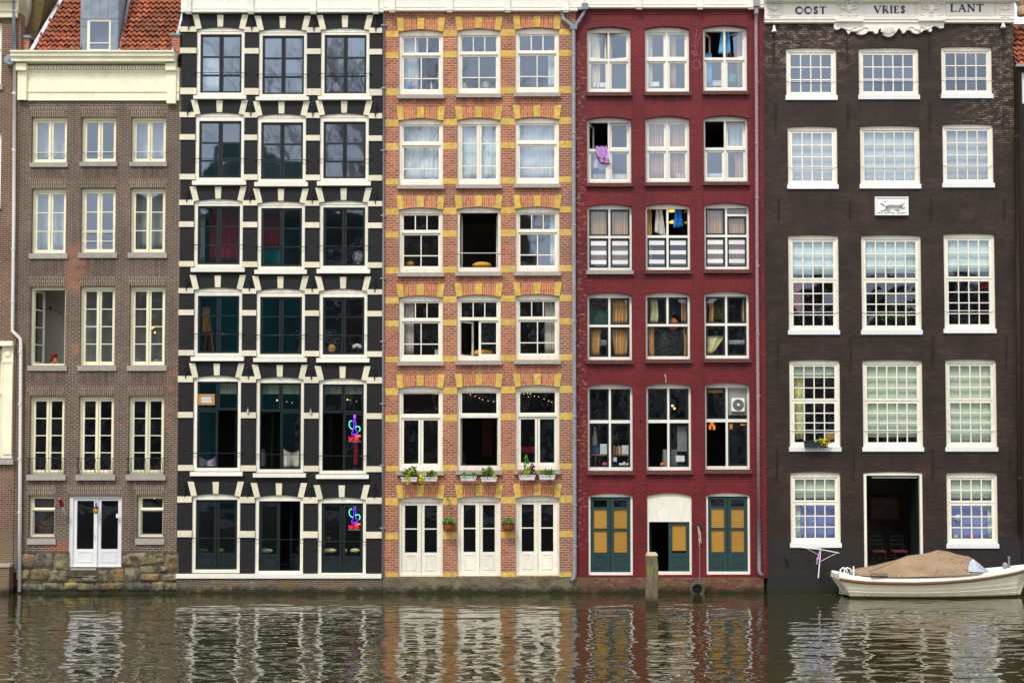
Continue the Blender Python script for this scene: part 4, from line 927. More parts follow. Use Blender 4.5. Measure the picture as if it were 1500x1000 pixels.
h6 = House('canal_house', 'blackened brick house with orange tiled roof cut off by the right edge of the photo', 1490.5, 1640, 0.05, M['b6'], .1)
window(h6, (1497, 105, 1560, 152), 0, (4, 4, 3, 4), 'purewhite', [(0, 0, 1, 1, 3, 3, {})], None)
h6.wall(97, None)
h6.shell([97, 330, 500, 690], mats=['dark'], roof=False)
a_, b_ = P(1487.5, 50, .05)[0], P(1600, 50, .05)[0]; zz0, zz1 = P(0, 96)[1], P(0, 22)[1]
part(tiles(a_, b_, zz0, zz1, .1, .45, .2, .22), 'tiled_roof', M['tiles'], h6.o, smooth=True)
part(MB().add([(a_, .12, zz0-.1), (b_, .12, zz0-.1), (b_, .14+(zz1-zz0)*.45, zz1), (a_, .14+(zz1-zz0)*.45, zz1), (a_, 4, zz0-.1), (a_, 4, zz1), (b_, 4, zz0-.1), (b_, 4, zz1)], [(0, 1, 2, 3), (0, 3, 5, 4), (1, 2, 7, 6), (2, 3, 5, 7)]), 'roof_underlay', M['dark'], h6.o)
slab(h6, 1487, 95.5, 1600, 99, .02, .12, 'eaves_board', 'zinc')
part(MB().lathe([(.16, 0), (.17, .1), (.14, .3), (.2, .42), (.22, .47), (.1, .5)], P3(1497.5, 23, .5), 14), 'chimney_pot', plain('chimney_clay', srgb(190, 165, 130), .8, .2, 8), h6.o)

# ---------------------------------------------------------------- rainwater pipes
def pipe(label, pts, r, mat, y=-.1, brackets=(), name='rainwater_pipe', extra=None, collar=()):
    P_ = [P3(a, b, y) for a, b in pts]
    t = thing(name, label, 'pipe', P_[-1], 'rainwater pipes running down between the houses')
    part(MB().tube(P_, r, 10), 'pipe', M[mat], t, smooth=True)
    for (a, b) in brackets:
        part(MB().lathe([(r+.004, -.03), (r+.018, -.03), (r+.018, .03), (r+.004, .03)], P3(a, b, y), 10).box(P(a-4, b, y)[0], P(a+4, b, y)[0], y+.02, y+.05, P(a, b+1, y)[1], P(a, b-1, y)[1]), 'bracket', M['zinc'], t)
    for (a, b) in collar: part(MB().lathe([(r, -.04), (r+.012, -.03), (r+.012, .03), (r, .04)], P3(a, b, y), 10), 'collar', M[mat], t)
    return t
t = pipe('white painted pipe with a grey drum-shaped hopper, left of the grey-brown house', [(21.5, 92), (20.5, 300), (18.5, 480), (18, 484), (29.5, 496), (30.5, 503), (29.5, 700), (28.5, 866)], .055, 'pipewhite', -.12, collar=[(21, 137), (20.5, 220), (19.5, 365), (18.8, 442), (30, 515), (29.5, 592), (29, 672), (28.8, 750)])
mb = MB().lathe([(.16, -.18), (.18, -.16), (.18, .06), (.16, .06)], P3(17, 90, -.12), 20, 'y'); mb.lathe([(.03, -.21), (.03, -.17)], P3(17, 90, -.12), 8, 'y'); mb.box(P(17, 0)[0], P(25, 0)[0], -.28, -.02, P(0, 98)[1], P(0, 88)[1]); part(mb, 'hopper', M['lead'], t)
part(MB().tube([P3(19, -20, -.14), P3(20.3, 2, -.14), P3(20.8, 84, -.14)], .055, 10), 'upper_pipe', M['lead'], t, smooth=True)
pipe('thin grey pipe with long brackets between the black house and the orange house', [(562.3, 20), (561.3, 430), (560.2, 846)], .028, 'zinc', -.07, brackets=[(562, 37), (562, 129), (561.5, 220), (561.5, 315.5), (561, 407.5), (560.6, 500), (560.5, 591), (560.3, 681), (560, 773)])
t = pipe('grey pipe with an elbowed top between the orange house and the dark red house', [(823, 18), (824, 27), (838, 38), (840, 44), (840.5, 300), (841.5, 600), (842, 838), (841, 846), (836.5, 850)], .066, 'zinc', -.12, collar=[(840.2, 80), (840.4, 195), (840.8, 330), (841.2, 470), (841.5, 610), (841.8, 740), (841.9, 800)])
mb = MB(); c = rect(835, 36, 845, 44, -.12); mb.box(c[0], c[2], -.2, -.04, c[1], c[3]); c = rect(852, 6.5, 861, 15.5, -.12); mb.box(c[0], c[2], -.25, -.02, c[1], c[3]); mb.tube([P3(857, 14, -.12), P3(855, 20, -.12), P3(843, 38, -.12)], .05, 8); part(mb, 'hopper', M['lead'], t)
t = pipe('worn peeling white and pink pipe between the dark red and dark brown houses', [(1108, 14), (1107.5, 40), (1108.5, 200), (1109, 400), (1110.5, 600), (1111.3, 760)], .055, 'pipeworn', -.12, collar=[(1108.5, 121), (1108.5, 210), (1109, 290), (1109.5, 390), (1110, 490), (1110.8, 580)])
part(MB().tube([P3(1111.4, 760, -.12), P3(1112, 834, -.12), P3(1112.8, 839, -.12), P3(1117, 842.5, -.12)], .06, 10), 'lower_pipe', M['zinc'], t, smooth=True)
part(MB().box(*[P(1103, 8, -.12)[0], P(1112, 8, -.12)[0]], -.26, -.02, P(0, 13)[1], P(0, 2.5)[1]).tube([P3(1107.8, 12, -.15), P3(1107.8, 21, -.15)], .075, 10), 'hopper', M['zinc'], t)
M['brownpipe'] = plain('dark_brown_pipe_paint', srgb(52, 34, 28), .5, .2, 6)
pipe('dark brown pipe on the right end of the dark brown house', [(1488.5, 99), (1491, 440), (1494, 780)], .07, 'brownpipe', -.1, collar=[(1489.2, 200), (1490.5, 380), (1492, 540), (1493.5, 700)])
# small wall pieces at the seams
# ---------------------------------------------------------------- things in and around the windows
HN = {1: 'grey-brown house', 2: 'black house', 3: 'orange house', 4: 'dark red house', 5: 'dark brown house'}
HO = {1: h1, 2: h2, 3: h3, 4: h4, 5: h5}
RN = {0: 'top row', 1: 'second row', 2: 'third row', 3: 'fourth row', 4: 'fifth row', 5: 'bottom row'}
def at(h, k, i): return f'in {HN[h]}, {RN[k]}, {ORD[i]} window'
def curtain(h, k, i, r, mat, folds, desc, y=.34, amp=.038, cat='curtain', name='curtain', fn=None, nz=6, group=None, where=None):
    yy = HO[h].yo+y; X0, Z0, X1, Z1 = rect(*r, yy)
    return tag(MB().sheet(X0, X1, Z0, Z1, yy, folds, amp, fn=fn, nz=nz, ph=R.uniform(0, 6)).build(name, M[mat], None, origin=(X0, yy, Z0), smooth=True), desc+' '+(where or at(h, k, i)), cat, group or f'{cat}s hanging behind the windows')
def tie(k_): return lambda u, v: (k_*v*v*(u-.5), 0)
def lean(k_): return lambda u, v: (k_*math.sin(v*2.6), 0)
G4 = 'striped curtains of the dark red house'
# red house curtains
curtain(4, 0, 0, (864, 43, 877, 131), 'cream_cloth', 2.5, 'cream curtain drawn to the left', fn=lean(.05)); curtain(4, 0, 0, (917, 43, 922, 131), 'cream_cloth', 1.2, 'narrow cream curtain at the right')
curtain(4, 0, 1, (950, 44, 955.5, 131), 'cream_cloth', 1.2, 'narrow cream curtain at the left'); curtain(4, 0, 1, (979, 44, 990, 131), 'tan_curtain', 2, 'tan curtain hanging at the centre')
curtain(4, 0, 2, (1082, 40, 1092, 128), 'tan_curtain', 2, 'tan curtain gathered at the right', y=.45, fn=lean(-.06)); curtain(4, 0, 2, (1034, 78, 1043, 124), 'lightblue', 2, 'pale blue curtain at the lower left', y=.3)
curtain(4, 1, 1, (949, 173, 976, 265), 'tan_curtain', 6, 'striped tan curtain filling the left half', group=G4); curtain(4, 1, 1, (980, 173, 1007, 265), 'tan_curtain', 6, 'striped tan curtain filling the right half', group=G4)
curtain(4, 1, 2, (1067, 174, 1091, 222), 'net', 4, 'white net curtain in the upper right pane', y=.42); curtain(4, 1, 2, (1075, 222, 1089, 264), 'tan_curtain', 2.5, 'tan curtain in the lower right pane', fn=lean(.06))
for i, (a, b, c, d) in enumerate(((863, 893, 896, 923), (949, 955, 1004, 1009), (1035, 1064, 1067, 1095))):
    curtain(4, 2, i, (a, 302, b, 394), 'tan_curtain', 6 if i != 1 else 1.4, 'striped tan curtain on the left side', group=G4, y=.32); curtain(4, 2, i, (c, 302 if i != 1 else 345, d, 394), 'tan_curtain', 6 if i != 1 else 1.4, 'striped tan curtain on the right side', group=G4, y=.32)
curtain(4, 3, 0, (897, 436, 922, 475), 'rust_curtain', 5, 'rust striped curtain in the upper right pane', group=G4); curtain(4, 3, 0, (864, 480, 880, 522), 'rust_curtain', 3.5, 'rust striped curtain in the lower left pane', fn=tie(-.12), group=G4)
curtain(4, 3, 0, (897, 480, 922, 522), 'rust_curtain', 4.5, 'rust striped curtain in the lower right pane', fn=tie(-.15), group=G4)
curtain(4, 3, 1, (951, 433, 962, 474), 'cream_cloth', 2, 'pale curtain in the upper left pane', fn=lean(.05)); curtain(4, 3, 1, (998, 433, 1007, 474), 'rust_curtain', 2.5, 'rust striped curtain in the upper right pane', group=G4)
curtain(4, 3, 1, (948, 478, 958, 524), 'rust_curtain', 2.5, 'rust striped curtain beside the grey drape', group=G4); curtain(4, 3, 1, (1001, 478, 1009.5, 524), 'rust_curtain', 2.2, 'rust striped curtain at the lower right', fn=lean(.03), group=G4)
curtain(4, 3, 1, (957, 478, 1003, 524), 'charcoal', 1.5, 'dark grey sagging drape across the lower half', y=.7, amp=.06, cat='drape', name='drape', fn=lambda u, v: (0, -.15*sin(pi*u)*(1-v)))
curtain(4, 3, 2, (1037, 431, 1044, 475), 'rust_curtain', 2, 'rust striped curtain at the upper left', fn=lean(.04), group=G4); curtain(4, 3, 2, (1088, 431, 1094, 475), 'rust_curtain', 1.6, 'rust striped curtain at the upper right', fn=lean(-.03), group=G4)
curtain(4, 3, 2, (1036, 492, 1062, 518), 'lemon', 1.2, 'pale yellow cloth hanging slantwise over a rack', cat='cloth', name='cloth', y=.4, fn=lambda u, v: (-.42*u*v, 0))
# laundry
def laundry(label, pts, y, mat, name='towel', cat='laundry', thick=.02, over=None):
    mb = MB().plate([P(a, b, y) for a, b in pts], [], y-thick, y+thick)
    ob = mb.build(name, M[mat], None, origin=P3(*pts[0], y)); m = ob.modifiers.new('soft', 'BEVEL'); m.width = .008; m.segments = 2
    return tag(ob, label, cat, 'laundry hung in the windows')
yq = .05
def drape(label, r, y, mat, folds, fn, name, cat, amp=.05):
    X0, Z0, X1, Z1 = rect(*r, y); return tag(MB().sheet(X0, X1, Z0, Z1, y, folds, amp, fn=fn, nz=10, nx=24, th=.01, ph=2).build(name, M[mat], None, origin=(X0, y, Z0), smooth=True), label, cat, 'laundry hung in the windows')
drape('lilac towel hanging out over the crossbar '+at(4, 1, 0), (872, 214, 889, 230), -.02+.13, 'lilac', 2.5, lambda u, v: (.06*v, -.12*v*u), 'towel', 'towel'); 
drape('larger lilac towel hanging below the folded one '+at(4, 1, 0), (874, 226, 889, 238), .10, 'lilac', 2, lambda u, v: (.14*v, -.05*u*v), 'towel', 'towel')
drape('pale lilac cloth behind the lower left pane '+at(4, 1, 0), (870, 220, 890, 247), .32, 'paleclilac', 2, lambda u, v: (-.02*v, -.05*u), 'cloth', 'cloth')
drape('bright blue coat hanging in the upper half '+at(4, 0, 2), (1057, 42, 1068, 79), .3, 'lightblue', 1.6, lambda u, v: ((u-.5)*.16*v-.03*v, 0), 'coat', 'coat')
drape('red scarf hanging near the centre '+at(4, 0, 2), (1069, 75, 1072, 106), .33, 'red', .8, lambda u, v: (0, 0), 'scarf', 'scarf')
drape('green bag hanging in the lower right pane '+at(4, 0, 2), (1066, 108, 1079, 121), .35, 'greencloth', 1, lambda u, v: ((.5-u)*.1*v, 0), 'cloth_bag', 'bag')
drape('grey white shirt hanging in the upper left '+at(4, 2, 1), (961, 304, 970, 340), .26, 'offwhite', 2, lambda u, v: ((u-.5)*.18*v+.04*v, -.16*u*v), 'shirt', 'shirt')
drape('blue shirt hanging in the upper right pane '+at(4, 2, 1), (989, 303, 998, 334), .26, 'blue', 2, lambda u, v: ((u-.5)*.14*v, .05*u*v), 'shirt', 'shirt')
# red house furniture and boxes
def boxes(name, label, cat, rs, y, d, mat, group=None):
    t = None; mb = MB()
    for r in rs: X0, Z0, X1, Z1 = rect(*r, y); mb.box(X0, X1, y, y+d, Z0, Z1)
    X0, Z0, X1, Z1 = rect(*rs[0], y); ob = mb.build(name, M[mat], None, origin=(X0, y, Z0)); mo = ob.modifiers.new('edge', 'BEVEL'); mo.width = .008; mo.segments = 1
    return tag(ob, label, cat, group)
for (k, i, r, w_) in ((0, 0, (869, 121, 888, 128), 'left'), (0, 1, (950, 120, 966, 127), 'left'), (1, 1, (991, 254, 1005, 261), 'right')): boxes('box', f'white box standing low behind the {w_} pane '+at(4, k, i), 'box', [r], .34, .2, 'paper', 'white boxes on the inner sills')
for (k, i, r) in ((0, 2, (1035, 118, 1058, 126)), (1, 0, (869, 255, 890, 261)), (1, 0, (895, 255, 919, 262)), (1, 2, (1036, 254, 1059, 260))): boxes('radiator_shelf', f'pale ledge behind the lower {"left" if r[0] in (869, 1035, 1036) else "right"} pane '+at(4, k, i), 'ledge', [r], .5, .12, 'paper', 'pale ledges behind the lower panes')
boxes('wardrobe', 'brown board above a green board '+at(4, 3, 0), 'board', [(864, 433, 893, 454)], .5, .1, 'brownboard'); boxes('green_board', 'flat green board in the upper left pane '+at(4, 3, 0), 'board', [(864, 454, 892, 474)], .45, .04, 'boardgreen')
boxes('olive_board', 'olive green panel in the upper left pane '+at(4, 3, 2), 'board', [(1044, 432, 1061, 468)], .8, .05, 'olive')
boxes('shelf', 'white ledge across the lower panes '+at(4, 3, 2), 'shelf', [(1066, 498, 1093, 504)], .6, .3, 'paper'); boxes('pillow', 'white pillow in the lower left pane '+at(4, 3, 0), 'pillow', [(880, 498, 890, 506)], .6, .3, 'net')
ob = tag(MB().ball(P3(986, 475, .55), .20, 16, .85, .8, 1.1).build('lampshade', M['orange'], None, origin=P3(986, 484, .55), smooth=True), 'round orange paper lampshade behind the crossbar '+at(4, 3, 1), 'lampshade')
for (x_, y_) in ((984, 309), (985, 325.5)): tag(MB().lathe([(.04, .06), (.13, .0), (.10, -.03), (.02, -.05)], P3(x_, y_, 1.2), 14).build('ceiling_lamp', M['yellowlamp'], None, origin=P3(x_, y_, 1.2), smooth=True), f'{"upper" if y_ < 315 else "lower"} of two glowing yellow lamps '+at(4, 2, 1), 'lamp', 'glowing yellow lamps')
# office window of the fifth row
t = thing('shelf', 'wooden shelf board across the lower panes '+at(4, 4, 0), 'shelf', P3(866, 667, .5)); X0, Z0, X1, Z1 = rect(864, 665, 923, 667.2, .5); part(MB().box(X0, X1, .5, .75, Z0, Z1), 'board', M['wood'], t)
for xx in (870, 895, 918): part(MB().box(P(xx, 0, .5)[0], P(xx, 0, .5)[0]+.02, .55, .72, P(0, 685, .5)[1], Z0), 'leg', M['greyboard'], t)
rr = random.Random(4); x_ = 867
for n_ in range(5):
    wd = rr.uniform(2, 2.8); boxes('bottle', f'{["first", "second", "third", "fourth", "fifth"][n_]} dark blue bottle from the left on the wooden shelf', 'bottle', [(x_, 654-n_ % 2*2, x_+wd-.4, 665), (x_+.5, 651-n_ % 2*2, x_+wd-1, 655)], .52, .06, 'blue' if n_ % 2 else 'darkplanter', 'bottles on the office shelf'); x_ += wd
boxes('carton', 'white carton standing at the left end of the wooden shelf', 'box', [(879, 650, 889.5, 665)], .5, .2, 'paper'); x_ = 899
for n_ in range(6): boxes('binder', f'{["first", "second", "third", "fourth", "fifth", "sixth"][n_]} paper binder from the left on the wooden shelf', 'binder', [(x_, 652+n_ % 3, x_+1.7, 665)], .5, .2, ['offwhite', 'terracotta', 'kraft', 'greyboard', 'offwhite', 'kraft'][n_], 'binders on the office shelf'); x_ += 1.9
boxes('carton', 'white carton at the right end of the wooden shelf beside the binders', 'box', [(911, 652, 922.5, 665)], .5, .2, 'paper'); boxes('paper_stack', 'pile of pale papers on the sill '+at(4, 4, 0), 'papers', [(907, 678, 913, 681), (913, 676, 916, 681), (917, 678, 921, 681)], .35, .1, 'paper')
boxes('paper_note', 'square white note below the shelf '+at(4, 4, 0), 'note', [(898, 669.5, 903.5, 676)], .3, .01, 'paper'); boxes('cloth', 'pink bundle on the lower left sill '+at(4, 4, 0), 'cloth', [(883, 677, 889, 681)], .35, .1, 'pink')
tag(MB().lathe([(.08, 0), (.09, .1), (.06, .4), (.03, .5), (.05, .62)], P3(871, 652, .9), 12).build('vase', M['offwhite'], None, origin=P3(871, 652, .9), smooth=True), 'tall pale vase behind the lower left pane '+at(4, 4, 0), 'vase')
boxes('paper_roll', 'tall grey hanging sheet of paper '+at(4, 4, 1), 'poster', [(992, 624, 1009, 661)], .35, .01, 'greyboard'); boxes('paper_note', 'white sheet of paper low in a pane '+at(4, 4, 1), 'note', [(990, 667, 1003, 676)], .28, .01, 'paper')
boxes('printer', 'grey machine behind the open lower left pane '+at(4, 4, 1), 'machine', [(972, 658, 992, 684)], .5, .4, 'greyboard'); tag(MB().ball(P3(970, 680, .4), .07, 10).build('orange_ball', M['orange'], None, origin=P3(970, 683, .4), smooth=True), 'small orange ball on the sill '+at(4, 4, 1), 'ball')
boxes('bamboo_blind', 'rolled tan blind at the top '+at(4, 4, 2), 'blind', [(1037, 568, 1060, 575)], .3, .05, 'kraft')
panel_ = boxes('insert_panel', 'grey board filling the upper right pane '+at(4, 4, 2), 'panel', [(1067, 564, 1097, 608)], .19, .03, 'greyboard')
t = thing('air_conditioner', 'white square air conditioner with round fan grille in a pane of the dark red house', 'air conditioner', P3(1081, 602, .1)); X0, Z0, X1, Z1 = rect(1072, 583, 1091, 602.5, .02)
o = part(MB().box(X0, X1, .02, .2, Z0, Z1), 'casing', M['purewhite'], t); o.modifiers.new('edge', 'BEVEL').width = .015
cx, cz = (X0+X1)/2, (Z0+Z1)/2; fan = MB()
for rr_ in (.165, .14, .115, .09, .065): fan.lathe([(rr_-.005, 0), (rr_-.005, -.012), (rr_+.004, -.012), (rr_+.004, 0)], (cx, .018, cz), 24, 'y')
part(fan, 'fan_grille', M['greyboard'], t); part(MB().lathe([(.185, 0), (.185, -.004), (0, -.004)], (cx, .018, cz), 28, 'y'), 'fan_recess', plain('grille_grey', srgb(90, 92, 92), .6), t); part(MB().lathe([(.045, 0), (.045, -.02), (.02, -.024)], (cx, .014, cz), 14, 'y'), 'fan_hub', M['purewhite'], t)
def lantern(x_, y_, s_, label, yy=.8):
    t = thing('lantern', label, 'lantern', P3(x_, y_+4, yy), 'glowing orange lanterns')
    s_ = s_*.8; part(MB().lathe([(.04*s_, -.12*s_), (.065*s_, -.1*s_), (.07*s_, .1*s_), (.05*s_, .13*s_)], P3(x_, y_, yy), 8), 'shade', M['lantern_glow'], t); part(MB().lathe([(.07*s_, .13*s_), (.03*s_, .2*s_), (.01, .3*s_)], P3(x_, y_, yy), 8), 'cap', M['iron'], t)
for (a, b, c, d) in ((1042.5, 615, 1.2, 'large orange lantern at the left'), (1040, 622, .8, 'small orange lantern lowest at the left'), (1046, 622.5, .8, 'small orange lantern beside the large one'), (1071, 621, .9, 'dim orange lantern right of the centre post'), (1087, 615, 1.1, 'left lantern of the orange pair'), (1091, 615, 1.0, 'right lantern of the orange pair')): lantern(a, b+3.5, c, d+' '+at(4, 4, 2))
for (a, b) in ((985, 594), (988, 598)): tag(MB().ball(P3(a, b, .9), .045, 8).build('light_bulb', M['bulb'], None, origin=P3(a, b, .9)), f'{"upper" if b < 596 else "lower"} of two yellow bulbs '+at(4, 4, 1), 'light bulb', 'lit bulbs')
# bamboo blinds of the green doors
def bamboo(r, y, label):
    X0, Z0, X1, Z1 = rect(*r, y); mb = MB(); n = 26
    for k in range(n):
        z = Z0+(Z1-Z0)*k/n; mb.box(X0, X1, y+R.uniform(0, .004), y+.012, z, z+(Z1-Z0)/n*.86)
    for u in (.25, .75): mb.box(X0+(X1-X0)*u-.004, X0+(X1-X0)*u+.004, y-.004, y+.001, Z0, Z1)
    return tag(mb.build('bamboo_blind', M['bamboo'], None, origin=(X0, y, Z0)), label, 'blind', 'bamboo blinds in the green doors')
M['bamboo'] = plain('golden_bamboo', srgb(216, 158, 62), .6, .12, 12, dirt=.3, dcol=srgb(165, 110, 40), stretch=(1, 1, 8))
for i, (a, b, c, d) in enumerate(((866, 890, 897, 922), None, (1039, 1063, 1070, 1094))) if False else ((0, (866, 890, 897, 922)), (2, (1039, 1063, 1070, 1094))):
    bamboo((a, 744, b, 811), .14, f'golden bamboo blind behind the left leaf of the {ORD[i]} green double door'); bamboo((c, 744, d, 811), .14, f'golden bamboo blind behind the right leaf of the {ORD[i]} green double door')
bamboo((984, 767, 1007, 806), .14, 'pale bamboo blind slightly raised in the half open middle green door')
# orange house contents
def net(h, k, i, r, mat='net', folds=9, d='white net curtain', y=.34, **kw): return curtain(h, k, i, r, mat, folds, d, y=y, amp=.018, **kw)
net(3, 1, 0, (587, 178, 646, 268), d='white net curtain spread across the whole width'); net(3, 1, 2, (758, 176, 816, 266), d='white net curtain spread across the whole width')
net(3, 1, 1, (672, 178, 699, 268), folds=5, d='white net curtain over the left half'); net(3, 1, 1, (703, 178, 731, 268), folds=5, d='bluish net curtain over the right half', mat='blindblue')
net(3, 0, 0, (590, 48, 613, 128), folds=4, d='grey white net curtain at the left'); net(3, 0, 2, (803, 72, 813, 130), folds=2, d='narrow net curtain at the right')
net(3, 2, 2, (806, 306, 815, 392), folds=2, d='narrow net curtain at the right'); net(3, 3, 0, (588, 438, 606, 523), folds=5, mat='offwhite', d='beige net curtain at the left', where=at(3, 3, 0)); net(3, 3, 2, (798, 436, 815, 521), folds=4, mat='offwhite', d='beige net curtain at the right')
tag(MB().ball(P3(706, 389, .7), .3, 14, 1.1, .8, .42).build('cushion', M['mustard'], None, origin=P3(706, 393, .7), smooth=True), 'mustard yellow cushion behind the sill '+at(3, 2, 1), 'cushion')
tag(MB().ball(P3(706, 518, .8), .32, 14, 1.3, .8, .45).build('cushion', M['mustard'], None, origin=P3(706, 524, .8), smooth=True), 'mustard yellow sofa back low '+at(3, 3, 1), 'cushion')
tag(MB().ball(P3(600, 387, .5), .12, 12, 1.3, .9, .8).build('fruit_bowl', M['mustard'], None, origin=P3(600, 391, .5), smooth=True), 'yellow bowl low at the left '+at(3, 2, 0), 'bowl')
boxes('cushion', 'mustard yellow seat cushion low behind both lower panes '+at(3, 4, 0), 'cushion', [(602, 678, 640, 684)], .7, .35, 'mustard')
boxes('greeting_card', 'white card standing low at the right '+at(3, 3, 0), 'card', [(637, 512, 644, 522)], .3, .02, 'paper')
for (x_, y_, m_, d_) in ((679, 126, 'lemon', 'pale green'), (711, 125, 'cream_cloth', 'cream'), (719, 127, 'teal', 'teal')): tag(MB().lathe([(.10, 0), (.13, .06), (.09, .16), (.11, .18)], P3(x_, y_+4, .4), 12).build('flower_pot', M[m_], None, origin=P3(x_, y_+4, .4), smooth=True), f'{d_} pot on the inner sill '+at(3, 0, 1), 'pot', 'pots on the inner sill')
for (x_, m_, d_) in ((595, 'lightblue', 'blue'), (608, 'paleclilac', 'lilac')): tag(MB().lathe([(.10, 0), (.12, .1), (.12, .2), (.10, .22)], P3(x_, 133, .4), 12).build('jar', M[m_], None, origin=P3(x_, 133, .4), smooth=True), f'{d_} jar on the inner sill '+at(3, 0, 0), 'jar')
tag(MB().lathe([(.03, 0), (.035, .16), (.015, .22), (.015, .28)], P3(632, 132, .4), 10).build('bottle', M['purewhite'], None, origin=P3(632, 132, .4), smooth=True), 'small white bottle on the inner sill '+at(3, 0, 0), 'bottle')
def chandelier(x_, y_, label):
    yy = 1.4; t = thing('chandelier', label, 'chandelier', P3(x_, y_, yy), 'chandeliers'); cc = P3(x_, y_, yy); mb = MB(); rg = random.Random(2)
    for k in range(90):
        a = rg.uniform(0, 2*pi); v = rg.random(); q_ = cc+Vector((cos(a)*.22*(1-v*.7), sin(a)*.22*(1-v*.7), .22-v*.55)); mb.ball(q_, .016, 5)
    part(mb, 'crystal_drops', plain('crystal', srgb(190, 175, 140), .15, .3, 20), t); part(MB().tube([cc+Vector((0, 0, .25)), cc+Vector((0, 0, .6))], .01, 5), 'chain', M['iron'], t)
    for k in range(4): a = k*pi/2+.4; part(MB().ball(cc+Vector((cos(a)*.17, sin(a)*.17, .2)), .018, 6), 'bulb', M['bulb'], t)
chandelier(641, 585, 'crystal chandelier behind the upper pane '+at(3, 4, 0)); chandelier(770, 585, 'crystal chandelier at the left behind the upper pane '+at(3, 4, 2))
def string(pts, yy, label):
    t = thing('string_lights', label, 'string lights', P3(*pts[0], yy), 'string lights'); part(MB().tube([P3(a, b-1, yy) for a, b in pts], .005, 4), 'cable', M['iron'], t)
    for a, b in pts: part(MB().ball(P3(a, b, yy), .016, 6), 'bulb', M['bulb'], t)
string([(689, 578), (696, 580), (702, 583), (707, 585), (715, 587), (723, 588)], .9, 'row of small warm bulbs across the upper pane '+at(3, 4, 1)); string([(774, 581), (783, 580), (789, 581), (797, 584), (804, 587), (808, 588.5)], .9, 'row of small warm bulbs behind the upper pane '+at(3, 4, 2))
boxes('drape', 'dark red blanket behind the lower left pane '+at(3, 4, 2), 'drape', [(762, 654, 783, 663)], .9, .2, 'red')
boxes('wall_hanging', 'rust brown hanging at the back '+at(3, 4, 1), 'drape', [(706, 612, 722, 668)], 2.8, .05, 'brownboard')
# window boxes with plants
def leafbunch(t, c, rad, n, size, mat, name='foliage', droop=0.0): return part(MB().leaves(c, rad, n, size, droop=droop), name, M[mat], t)
def planter(x0, x1, y0, y1, label, bushes, boxmat='planter', yy=-.24, ybox=(.0)):
    X0, Z0, X1, Z1 = rect(x0, y0, x1, y1, yy); ob = thing('window_box', label, 'window box', ((X0+X1)/2, yy, Z0), 'window boxes with plants')
    d = .09; k = .025; mb = MB().add([(X0+k, yy-d+k, Z0), (X1-k, yy-d+k, Z0), (X1-k, yy+d-k, Z0), (X0+k, yy+d-k, Z0), (X0, yy-d, Z1), (X1, yy-d, Z1), (X1, yy+d, Z1), (X0, yy+d, Z1)], [(0, 3, 2, 1), (0, 1, 5, 4), (1, 2, 6, 5), (2, 3, 7, 6), (3, 0, 4, 7)])
    mb.plate([(X0-.01, Z1-.03), (X1+.01, Z1-.03), (X1+.01, Z1), (X0-.01, Z1)], [], yy-d-.012, yy-d+.006); part(mb, 'trough', M[boxmat], ob); part(MB().quad((X0+.01, yy-d+.01, Z1-.02), (X1-.01, yy-d+.01, Z1-.02), (X1-.01, yy+d-.01, Z1-.02), (X0+.01, yy+d-.01, Z1-.02)), 'soil', M['soil'], ob)
    for (bx, by, rx_, rz_, n, mat, nm) in bushes: leafbunch(ob, P3(bx, by, yy-.04), (rx_*PX, .10, rz_*PX), int(n*.8), .095, mat, nm)
    return ob
planter(587.5, 611.5, 698.5, 705, 'white window box with yellow-green trailing flowers, leftmost on the orange house', [(600, 692, 13, 5, 170, 'leaf', 'foliage'), (598, 697, 4, 9, 60, 'leafpale', 'foliage'), (596, 702, 2.5, 5, 24, 'flower', 'flowers'), (606, 690, 5, 3, 22, 'flower', 'flowers'), (605, 686, 7, 4, 40, 'leaf', 'foliage')])
planter(618.5, 641, 698.5, 704.5, 'white window box with a trailing yellow plant at its left end, second from the left', [(633, 694, 7, 4, 110, 'leaf', 'foliage'), (617, 702, 3, 5, 60, 'flower', 'flowers'), (621, 698, 4, 3, 40, 'leafpale', 'foliage'), (637, 698, 3, 2, 15, 'flower', 'flowers')])
planter(674.5, 698, 697, 704, 'white window box with only two low green tufts, third from the left', [(680, 695, 4, 2, 50, 'leaf', 'foliage'), (694, 695.5, 3, 2, 40, 'leaf', 'foliage')])
planter(704.5, 728, 698.5, 705, 'white window box with a bushy green plant, fourth from the left', [(713, 693, 8, 6, 170, 'leaf', 'foliage'), (717, 687, 4, 3, 40, 'leaf', 'foliage'), (724, 697, 4, 1.5, 30, 'leafpale', 'foliage')])
planter(760, 784, 695.5, 702.5, 'white window box with a tall green spire and a dark red plant', [(772, 690, 4, 7, 90, 'leafpale', 'foliage'), (771, 675, 2.5, 9, 80, 'leaf', 'foliage'), (779.5, 686, 2, 7, 60, 'plum', 'dark_foliage'), (763, 692, 4, 2, 30, 'terracotta', 'flowers')])
planter(789.5, 813, 695.5, 702, 'white window box with a low leafy plant, rightmost on the orange house', [(803, 692, 9, 4, 150, 'leaf', 'foliage'), (791, 690, 3, 3, 25, 'leafpale', 'foliage')])
planter(1178, 1213, 645, 655.5, 'dark grey window box with yellow-green plant on the dark brown house', [(1206, 648, 8, 4, 120, 'flower', 'foliage'), (1198, 647, 4, 2.5, 40, 'leafpale', 'foliage'), (1213, 647, 4, 4, 40, 'leafpale', 'foliage')], 'darkplanter', -.12)
